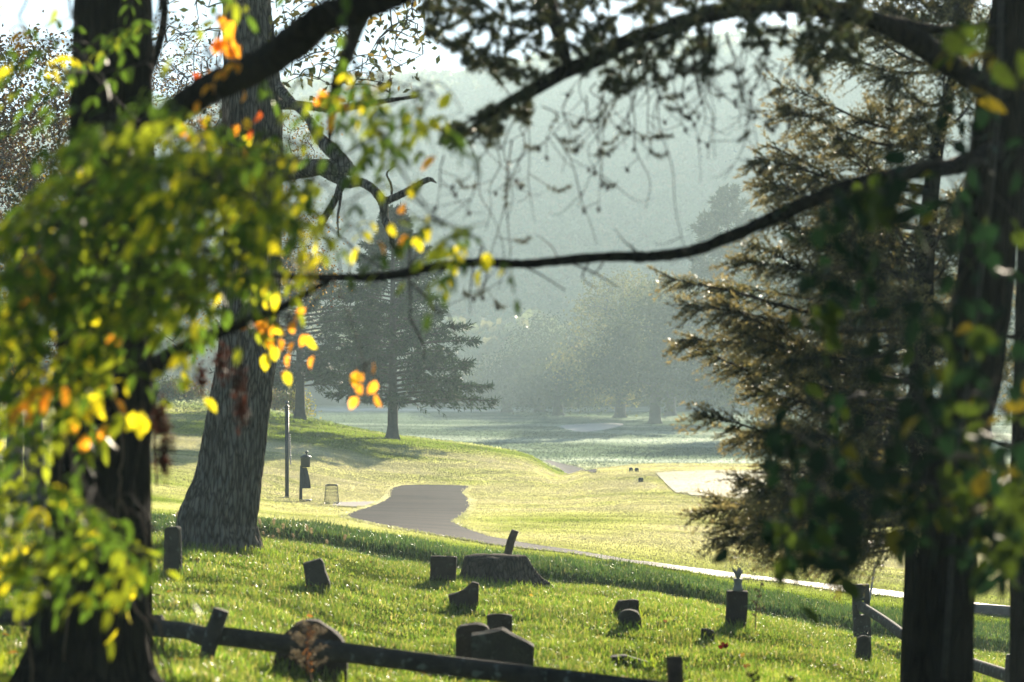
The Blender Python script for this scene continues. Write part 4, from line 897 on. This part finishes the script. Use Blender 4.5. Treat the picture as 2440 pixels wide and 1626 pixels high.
# the bright hanging clusters
for (u,v,dq,n,sp,cs) in ((525,30,10,7,.05,[ORG,ORG]),(550,262,10.5,10,.09,[ORG,YEL,RED]),(440,285,10.5,4,.04,[ORG]),(665,745,11,20,.11,[ORG,ORG,YEL]),(843,858,10.8,9,.06,[ORG,YEL]),(605,640,11,9,.08,[YGR,YEL]),(575,705,11,9,.09,[YGR,YGR,YEL]),
    (595,735,11,3,.03,[ORG]),(420,865,10,7,.08,[YGR,YEL]),(470,130,10.5,5,.06,[ORG,RED]),(745,212,10,3,.03,[ORG]),(930,510,9.5,9,.08,[YEL,ORG]),(1110,600,9.5,4,.04,[YGR,YEL]),(1130,610,9.4,2,.02,[YEL]),(240,970,8.5,7,.07,[YEL,ORG]),(330,950,9,6,.06,[YEL]),(190,770,9,7,.07,[ORG,YEL]),(490,100,10,4,.05,[ORG]),(960,250,9.3,8,.07,[YEL,ORG])):
    c=D(u,v,dq); P=c+rng.normal(size=(n,3))*sp*.75; P[:,2]-=np.abs(rng.normal(size=n))*sp*.6
    leaves(mb,P,np.array([0,0,-1.0])+rng.normal(size=(n,3))*.5,rng.normal(size=(n,3))+np.array([0,-.8,0]),.072*rng.uniform(.8,1.2,n),.045,np.array(cs)[rng.integers(0,len(cs),n)]*rng.uniform(.8,1.2,(n,1)))
    near=starts[np.argmin(np.linalg.norm(starts-c,axis=1))]; 
    src=D(765,642,10.7) if (u,v) in((665,745),(843,858)) else near
    if np.linalg.norm(src-c)<1.2: tube(tm,smooth_line([src,(src+c)/2+np.array([0,0,.04]),c],4),[.004,.0018],4,cap=False)
    for p in P: tube(tm,[c+np.array([0,0,.05]),p],.0012,3,cap=False)
mb.build('crown',M['leaf'],lt); tm.build('twigs',M['twig'],lt)
# dry brown seed clusters on the same tree
for k,(u,v,dq,s) in enumerate(((548,880,10.6,.04),(556,940,10.6,.036),(508,835,10.8,.04),(462,870,11,.03),(380,1010,9,.04),(376,1060,9,.03),(365,960,9,.03))):
    c=D(u,v,dq); n=160; P=c+rng.normal(size=(n,3))*np.array([s*.5,s*.5,s]); m2=MB()
    leaf_quads(m2,P,.022,.5,pal(n,[(.075,.022,.014),(.045,.016,.010)],[.6,.4])); tube(m2,[c-np.array([0,0,s*1.6]),c+np.array([0,0,s*2.2])],.003,4,C=(.06,.03,.02)); m2.build('seed_cluster',M['shade_leaf'],lt,False)
# dry vine stems on the trunk
vn=thing('creeper_vine',base+np.array([.2,-.4,0]),'bare brown creeper stems hanging down the front of the dark trunk','vine')
mb=MB()
for pts,dq in (([(280,1130),(300,1260),(285,1340),(300,1400),(330,1480),(365,1580)],11.4),([(320,1180),(345,1300),(350,1390),(375,1440),(400,1520),(420,1590)],11.2),([(250,900),(270,1010),(262,1120),(285,1240),(300,1330)],11.6),([(150,1000),(140,1150),(165,1300),(150,1500)],11.6),([(340,760),(350,900),(335,1040),(352,1130)],11.5),([(30,1420),(60,1480),(70,1600)],10.5)):
    P=smooth_line([D(u,v,dq) for u,v in pts],7); P=P+np.cumsum(rng.normal(size=P.shape)*.006,0); mb=MB(); tube(mb,P,[.009,.006],5); mb.build('stem',M['wood_brown'],vn)

# ------------------------------------------------------------------ near right tree (hemlock) with arching limbs, cones
RD=14.0
base=D(2160,1600,RD); base[2]=H(base[0],RD)
rt=thing('hemlock_tree',base,'nearly black trunk near the viewer whose limbs arch across the top of the view','tree')
tl=[(2150,1700,80),(2160,1568,68),(2175,1300,61),(2208,1000,59),(2238,850,60),(2258,700,62),(2285,400,58),(2308,200,52),(2335,0,48),(2350,-250,44),(2365,-700,36)]
mb=MB(); trunk_mesh(mb,[D(a,b,RD) for a,b,_ in tl],[r/5555*RD for *_,r in tl],120,.016,7,12,flare=(.3,.08,4)); mb.build('trunk',M['bark_dark'],rt)
limb(rt,[(2290,345,13.6-12),(2200,380,12.9-12),(2100,395,.4),(1950,430,.1),(1800,490,0),(1700,535,0),(1600,574,0),(1500,590,0),(1400,590,0),(1300,598,0),(1200,607,0),(1100,603,0),(1000,613,0),(900,633,0),(800,638,0),(650,636,0),(560,632,0)],[26,22,19,17,16,15,14,13,11.5,11,10.5,10.5,11,11,9,7,4],12.0,'bark_dark',rough=.13)
limb(rt,[(2320,50,1.6),(2240,62,1.0),(2160,68,.6),(2080,58,.3),(1970,34,0),(1870,6,0),(1760,-20,0)],[12,10,11,14,16,16,13],12.4,'bark_dark')
limb(rt,[(2300,215,1.3),(2250,193,.8),(2183,150,.4),(2110,98,.1),(2040,60,0),(1960,30,0)],[28,27,27,28,24,17],12.6,'bark_dark')
limb(rt,[(1960,30,.2),(1800,10,.1),(1700,22,0),(1572,52,0),(1504,76,0),(1436,97,0),(1366,138,0),(1298,165,0),(1228,206,0),(1160,240,0),(1090,290,0),(1030,345,0)],[24,20,18,17,17,18,19,18,16,12,6,3],12.2,'bark_dark')
limb(rt,[(1240,-60,.1),(1262,20,.1),(1280,68,0),(1304,145,0)],[24,20,16,13],12.2,'bark_dark')
limb(rt,[(1960,30,.1),(1900,90,0),(1870,140,-.1),(1850,180,-.1)],[10,7,5,3],12.4,'bark_dark')
arch=smooth_line([D(u,v,12.2) for u,v in((1960,30),(1700,22),(1504,76),(1366,138),(1228,206),(1030,345))],8)
arch2=smooth_line([D(u,v,12.4) for u,v in((2240,62),(2080,58),(1870,6),(1760,-20),(1500,-60),(1240,-60),(1000,-40))],8)
tp=np.vstack([sample_poly([(960,-30),(1290,-30),(1300,150),(1210,215),(1100,180),(1000,110),(960,60)],150),sample_poly([(1290,-30),(1680,-30),(1700,40),(1450,90),(1320,130)],110),
   sample_poly([(1680,-30),(2000,-30),(2000,150),(1900,210),(1800,150),(1680,90)],90),sample_poly([(1000,300),(1230,205),(1240,300),(1100,350),(1000,370)],36),sample_poly([(1300,165),(1560,60),(1680,110),(1620,200),(1420,230)],60)])
T=np.array([D(u,v,12.2+q) for (u,v),q in zip(tp,rng.uniform(-1.2,1.4,len(tp)))])
sg=grow(np.vstack([arch,arch2]),T,up_pen=0,sag=.1)
tm=MB(); twigs(tm,sg,.003,.008,4,.02); lm=MB()
NC=[(.035,.05,.02),(.05,.06,.022),(.08,.075,.03)]
def tufts(lm,P,dens,nb,L,w,col):
    """needle tufts spread along a twig"""
    n=max(2,int(np.linalg.norm(P[-1]-P[0])*dens)); s=rng.uniform(.3,1,n)*(len(P)-1); i=np.clip(s.astype(int),0,len(P)-2); B=P[i]+(P[i+1]-P[i])*(s-i)[:,None]; t=unit(P[i+1]-P[i])
    B=np.repeat(B,nb,0); t=np.repeat(t,nb,0); dv=unit(t*.5+rng.normal(size=B.shape)*.8); nr=unit(np.cross(dv,rng.normal(size=B.shape)))*w
    ll=L*rng.uniform(.6,1.2,(len(B),1)); V=np.stack([B-nr*.5,B+nr*.5,B+dv*ll],1).reshape(-1,3); c=np.array(col)[rng.integers(0,len(col),len(B))]*rng.uniform(.7,1.3,(len(B),1))
    lm.add(V,np.arange(len(V)).reshape(-1,3),None,np.repeat(c,3,0))
for P in sg: tufts(lm,P,85,11,.040,.009,NC)
# hanging strands
cone_at=[]
for k in range(54):
    if k<12: u0,v0,ln=[(1180,330,330),(1290,300,260),(1500,110,460),(1190,250,420),(1400,190,230),(1630,120,250),(1560,90,330),(1350,220,250),(1700,150,200),(1440,160,320),(1120,300,200),(1110,560,120)][k]
    else:
        u0=rng.uniform(1020,1860); v0=np.interp(u0,[1020,1228,1366,1504,1700,1860],[330,206,138,76,40,150])+rng.uniform(0,60); ln=rng.uniform(70,330)
    dq=12.2+rng.uniform(-.9,.9); a=rng.uniform(-.35,.35); pts=[]
    for q in np.linspace(0,1,6): pts.append(D(u0+a*ln*q+rng.normal()*9,v0+ln*q+rng.normal()*5,dq+rng.normal()*.05))
    P=smooth_line(pts,4); tube(tm,P,[.0042,.0018],4,cap=False)
    for b_ in range(int(rng.integers(1,4))):
        i=int(rng.integers(4,len(P)-1)); L=rng.uniform(.05,.2); dv=unit(np.array([rng.choice([-1,1])*1.0,rng.normal()*.5,-.5+rng.normal()*.4])); e=P[i]+dv*L+np.array([0,0,-L*.2]); e2=e+unit(dv+np.array([0,0,.6]))*L*.4
        tube(tm,smooth_line([P[i],e,e2],3),[.0028,.0014],3,cap=False)
        if rng.random()<.75: cone_at.append(e)
        if rng.random()<.28: tufts(lm,smooth_line([P[i],e,e2],3),70,8,.03,.006,[(.10,.085,.04),(.06,.06,.025)])
    cone_at.append(P[-1])
    if k%4==0: tufts(lm,P[:len(P)//2],50,8,.03,.006,[(.10,.085,.04),(.06,.06,.025)])
# two twigs hanging off the long limb
for pts in ([(942,560),(940,640),(944,700),(940,735)],[(944,650),(985,690),(1000,715),(1030,722),(1042,760),(1062,800)],[(941,730),(962,770),(975,800),(972,826)],[(700,470),(800,560),(850,600),(905,632)],[(1300,600),(1360,625),(1420,660)],[(1180,605),(1230,625),(1300,668)]):
    P=smooth_line([D(u,v,12.0) for u,v in pts],5); tube(tm,P,[.0065,.003],5)
for k in range(26):                      # short side shoots and spurs along the long limb
    u=rng.uniform(700,2050); v=np.interp(u,[650,800,900,1000,1200,1500,1700,1800,1950,2100],[635,638,633,613,607,590,535,490,430,395]); p=D(u,v,12.0); L=rng.uniform(.06,.28); e=p+unit(np.array([rng.normal()*.8-.4,rng.normal()*.7,rng.choice([-1,1])*.8]))*L
    tube(tm,smooth_line([p,(p+e)/2+rng.normal(size=3)*.015,e],3),[.0055,.0018],4,cap=False)
tm.build('twigs',M['twig'],rt); lm.build('crown',M['needle'],rt,False)
cm=None
for p in cone_at[::2][:60]:
    if cm is None:
        mb=MB(); prof=[(-.016,.002),(-.012,.007),(-.004,.0105),(.004,.0095),(.011,.006),(.015,.002)]
        tube(mb,[(0,0,z) for z,_ in prof],[r for _,r in prof],8,rough=.18); o=mb.build('cone',M['cone']); cm=o.data
    else: o=bpy.data.objects.new('cone',cm); COL.objects.link(o)
    o.parent=rt; o.location=tuple(p-np.array(rt.location)-np.array([0,0,.012])); o.rotation_euler=(rng.normal()*.4,rng.normal()*.4,0)

# second dark trunk at the right edge
b=D(2362,1500,16.5); b[2]=H(b[0],16.5)
et=thing('oak_tree',b,'dark bare trunk cut off by the picture edge right of the near black hemlock','tree')
mb=MB(); trunk_mesh(mb,[D(2368,1640,16.5),D(2366,1200,16.5),D(2372,800,16.5),D(2385,300,16.5),D(2400,-400,16.5)],[.135,.125,.118,.11,.09],70,.01,6,12); mb.build('trunk',M['bark_dark'],et)
for v,uu in((1180,2290),(1010,2280),(760,2290)):
    mb=MB(); tube(mb,smooth_line([D(2362,v,16.4),D(2330,v+15,16.2),D(uu,v+5,16.0)],4),[.03,.018,.008],6); mb.build('branch_stub',M['bark_dark'],et)

# ------------------------------------------------------------------ golden grey juniper behind the dark trunk
JD=20.5
b=D(2105,1470,JD); b[2]=H(b[0],JD)
jt=thing('juniper_tree',b,'shaggy golden grey juniper with plumed branches reaching in behind the dark trunk','tree')
mb=MB(); jl=[(2103,1760),(2105,1490),(2112,1200),(2118,800),(2128,560),(2160,300),(2215,80),(2260,-150)]
JP=trunk_mesh(mb,[D(u,v,JD) for u,v in jl],[.15,.13,.11,.10,.08,.055,.035,.015],18); mb.build('trunk',M['bark_dark'],jt)
TV=[-120,0,100,200,300,360,420,500,560,640,700,780,830,900,945,1000,1100,1180,1235,1255]
TU=[1960,1890,1840,1800,1840,1735,1742,1785,1728,1540,1580,1565,1700,1735,1600,1690,1700,1600,1650,1880]
tips=list(zip(TU,TV))+[(1990,-150),(2060,-160),(1640,735),(1600,800),(1760,330),(1800,250),(1770,420),(1690,600),(1650,660),(1760,900),(1680,1210),(1720,1250),(1750,1225),(1800,1240),(1650,1150),(1720,1120)]
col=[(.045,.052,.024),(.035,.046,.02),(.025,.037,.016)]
lm,tm=MB(),MB(); jp_v=np.array([v for _,v in jl]); jp_u=np.array([u for u,_ in jl])
def jplume(u1,v1,dd1,scale=1.0,ntw=70):
    vb=np.clip(v1+rng.uniform(10,190)+(0 if v1<700 else rng.uniform(-160,30)),-100,1235); ub=np.interp(-vb,-jp_v,jp_u)
    p0=D(ub,vb,JD); p2=D(u1,v1,JD+dd1); p1=(p0+p2)/2+np.array([0,0,rng.uniform(-.15,.12)]); p1[2]-=.08
    A=smooth_line([p0,p0*.6+p2*.4+np.array([0,0,-.10]),p0*.25+p2*.75+np.array([0,0,-.03]),p2],6); L=np.linalg.norm(p2-p0)
    plume(lm,tm,A,int(ntw*(.54+.32*L)),.46*scale,28,.046,.0105,col,droop=.22,ang=.7,r=.010+.005*L,taper=.55,tip=(.30,.235,.11))  # pale new tips and dark inner blades also paint the backlit rim
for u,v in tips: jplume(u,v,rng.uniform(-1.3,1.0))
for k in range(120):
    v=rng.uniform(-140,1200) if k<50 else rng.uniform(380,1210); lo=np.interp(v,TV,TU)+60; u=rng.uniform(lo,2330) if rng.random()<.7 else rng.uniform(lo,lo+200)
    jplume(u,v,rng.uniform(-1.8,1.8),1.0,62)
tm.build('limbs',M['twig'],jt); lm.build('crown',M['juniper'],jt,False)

# ------------------------------------------------------------------ dark leafy creeper round the right trunk
vn=thing('leafy_creeper',D(2180,1500,13.2),'shaded dark green creeper with a few yellow leaves on the near black trunk','vine')
REGR=[([(1850,480),(2080,420),(2250,420),(2300,700),(2280,1000),(2150,960),(2000,900),(1880,820),(1830,640)],30,(.88,.09,.03,0)),
 ([(1740,860),(1900,800),(2100,900),(2150,1080),(1980,1130),(1800,1060),(1735,930)],15,(.82,.10,.08,0)),
 ([(1880,1000),(2060,1040),(2100,1200),(1960,1230),(1850,1140)],8,(.6,.2,.2,0)),
 ([(2090,1030),(2180,1050),(2200,1180),(2110,1200)],8,(.4,.35,.25,0)),
 ([(1700,1120),(1850,1180),(1960,1250),(1900,1330),(1740,1250)],14,(.7,.2,.1,0)),
 ([(2180,80),(2290,70),(2280,200),(2200,240),(2180,180)],6,(.3,.4,.3,0)),
 ([(2200,200),(2353,150),(2353,900),(2260,900)],9,(.9,.07,.03,0)),
 ([(2240,950),(2353,950),(2353,1300),(2260,1250)],34,(.7,.2,.1,0)),
 ([(1980,400),(2120,400),(2100,480),(2000,480)],10,(.5,.4,.1,0))]
starts=[];pr_=[]
for poly,n,pr in REGR:
    for (u,v),dq in zip(sample_poly(poly,n),rng.uniform(6.4,10.5,n)): starts.append(D(u,v,dq)); pr_.append(pr)
starts=np.array(starts); seedn=np.vstack([smooth_line([D(2170,1500,13.1),D(2200,1100,12.9),D(2235,800,12.8),D(2290,300,12.9)],12),smooth_line([D(2210,1000,12.9),D(2050,980,11.5),D(1850,900,10.6)],8),smooth_line([D(2240,700,12.8),D(2100,620,11.4),D(1950,560,10.6)],8)])
mb=MB(); tm=MB(); tube(tm,smooth_line([D(2170,1560,13.1),D(2200,1100,12.9),D(2235,800,12.8),D(2290,300,12.9),D(2300,0,13)],6),.016,6)
for P_ in (seedn[13*8:],): pass
twigs(tm,grow(seedn,starts[rng.random(len(starts))<.6],up_pen=0,sag=.12),.003,.008,4,.018)
for p,pr in zip(starts,pr_):
    c=np.array([(.008,.024,.01),(.05,.075,.01),(.17,.13,.01),ORG])[rng.choice(4,p=np.array(pr)/sum(pr))]; n=int(rng.integers(3,7))
    P=p+rng.normal(size=(n,3))*.06; leaves(mb,P,np.array([rng.normal()*.6,rng.normal()*.5,-.7])+rng.normal(size=(n,3))*.45,np.array([0,-.3,.8])+rng.normal(size=(n,3))*.7,.10*rng.uniform(.7,1.2,n),.055,np.tile(c,(n,1))*rng.uniform(.75,1.25,(n,1)))
tm.build('stem',M['twig'],vn); mb.build('leaves',M['shade_leaf'],vn)

# ------------------------------------------------------------------ weeds
def weed(label, top, bot, d, n, col, s=.05):
    b=F(*bot,d); b[2]=H(b[0],d); t=F(*top,d); o=thing('dried_weed',b,label,'weed','dried weeds before the fence'); mb=MB(); lm=MB()
    ax=smooth_line([b,b+(t-b)*.5+rng.normal(size=3)*.02,t],8); tube(mb,ax,[.007,.003],5)
    for k in range(n):
        q=.25+.75*(k+.5)/n; p=ax[min(int(q*(len(ax)-1)),len(ax)-1)]; sd=1 if k%2 else -1; dv=unit(np.array([sd*rng.uniform(.5,1.1),rng.normal()*.35,rng.uniform(.5,1.2)])); L=s*(1.3-.8*q)*rng.uniform(.7,1.3)
        A=smooth_line([p,p+dv*L*.5+np.array([0,0,-.01]),p+dv*L+np.array([sd*L*.15,0,-L*.1])],4); tube(mb,A,[.0028,.0014],3,cap=False)
        m=54; f=rng.uniform(.35,1,m)*(len(A)-1); i=np.clip(f.astype(int),0,len(A)-2); C=A[i]+(A[i+1]-A[i])*(f-i)[:,None]+rng.normal(size=(m,3))*.0085
        leaf_quads(lm,C,.016,.5,np.tile(np.array(col)[0 if k%4 else -1],(m,1))*rng.uniform(.7,1.3,(m,1)))
    m=90; f=rng.uniform(.3,1,m)*(len(ax)-1); i=np.clip(f.astype(int),0,len(ax)-2); C=ax[i]+rng.normal(size=(m,3))*.012; leaf_quads(lm,C,.018,.5,np.tile(np.array(col)[len(col)//2],(m,1)))
    mb.build('stem',M['wood_brown'],o); lm.build('seed_head',M['seed'],o,False)
weed('dried brown goldenrod standing in front of the big round topped headstone',(742,1492),(750,1700),15.6,15,[(.17,.13,.10),(.28,.11,.035),(.13,.10,.075)],.14)
weed('small dark dried weed at the bottom edge between rail and dark trunk',(1790,1600),(1795,1700),17,10,[(.03,.02,.015)],.08)
weed('second small dark dried weed nearer the dark trunk',(1888,1612),(1890,1700),17,9,[(.03,.02,.015)],.07)
weed('tall thin weed leaning beside the tall narrow headstone',(1815,1385),(1800,1470),27,6,[(.06,.045,.03)],.07)
ft=[(620,1240),(632,1268),(670,1262),(676,1250),(738,1255),(741,1262),(783,1285),(817,1278),(700,1275),(640,1282),(590,1245),(655,1240),(416,1222),(424,1218)]
proto=None
for k,(x,y) in enumerate(ft):
    d=31.5+1.5*rng.random(); t=F(x,y,d); z0=H(t[0],d); h=max(t[2]-z0,.12)
    if proto is None:
        o=thing('foxtail_weed',(t[0],d,z0),'','weed','foxtails on the bank beside the oak'); mb=MB(); mb.add(np.zeros((0,3))); 
        ax=smooth_line([(0,0,-.02),(.01,0,.2),(.04,0,.4)],5)+np.array(o.location); tube(mb,ax,.0035,4,C=(.2,.2,.08)); lm=MB(); m=220; q=rng.random(m)[:,None]
        C=np.array(o.location)+np.array([.04,0,.38])+q*np.array([.02,0,.1])+rng.normal(size=(m,3))*.008; leaf_quads(lm,C,.02,.3,pal(m,[(.50,.38,.27),(.42,.33,.24)],[1,1]))
        a=mb.build('stem',M['seed'],o); b_=lm.build('seed_head',M['seed'],o,False); proto=(o,a,b_); H0_=.46
    else:
        o=proto[0].copy(); COL.objects.link(o)
        for ch in proto[1:]:
            c=ch.copy(); COL.objects.link(c); c.parent=o
    o.location=(t[0],d,z0); s=h/.46; o.scale=(1,1,s); o.rotation_euler=(0,rng.normal()*.12,rng.uniform(0,6.28))
    o['label']='small pale pink foxtail seed head on the bank right of the oak' if x>500 else 'pale foxtail seed head left of the oak beside the tall slab'
mb=MB(); n=170; x,y=fan(n,15,36); P=np.stack([x,y,H(x,y)+rng.uniform(.02,.07,n)],-1)
leaves(mb,P,rng.normal(size=(n,3))*np.array([1,1,.3]),np.array([0,0,1.0])+rng.normal(size=(n,3))*.5,.07*rng.uniform(.7,1.2,n),.04,pal(n,[(.25,.12,.03),(.35,.22,.04),(.13,.06,.025)],[.4,.3,.3]))
tag(mb.build('fallen_leaves',M['seed']),'scattered brown and yellow fallen leaves lying in the graveyard grass','fallen leaves',kind='stuff')
# fallen red leaf in the headstone shadow
g=G(1724,1560); mb=MB(); P=np.repeat((g+np.array([0,0,.07]))[None],4,0)+rng.normal(size=(4,3))*np.array([.02,.02,.02])
leaves(mb,P,np.array([[.2,-.2,.6],[-.6,0,.3],[.7,0,.1],[0,.2,.9]]),np.array([[0,-1,.2]]*4),.06,.042,np.tile((.075,.006,.004),(4,1)))
tag(mb.build('red_leaf',M['shade_leaf']),'bright red leaf spray in the shadow of the tall narrow headstone','leaf')

# ------------------------------------------------------------------ air
m=bpy.data.materials.new('haze_air'); m.use_nodes=True; n=m.node_tree; n.nodes.clear(); out=n.nodes.new('ShaderNodeOutputMaterial')
pv=n.nodes.new('ShaderNodeVolumePrincipled'); pv.inputs['Color'].default_value=(.72,.94,1.0,1); pv.inputs['Density'].default_value=HAZE_DENSITY; pv.inputs['Anisotropy'].default_value=.25
n.links.new(pv.outputs[0],out.inputs['Volume'])
mb=MB(); x0,x1,y0,y1,z0,z1=-1300,1300,-60,900,-9,122
V=[(x0,y0,z0),(x1,y0,z0),(x1,y1,z0),(x0,y1,z0),(x0,y0,z1),(x1,y0,z1),(x1,y1,z1),(x0,y1,z1)]
mb.add(V,None,[(3,2,1,0),(4,5,6,7),(0,1,5,4),(1,2,6,5),(2,3,7,6),(3,0,4,7)])
hz=tag(mb.build('haze',m,None,False),'pale morning mist filling the valley','haze',kind='stuff')
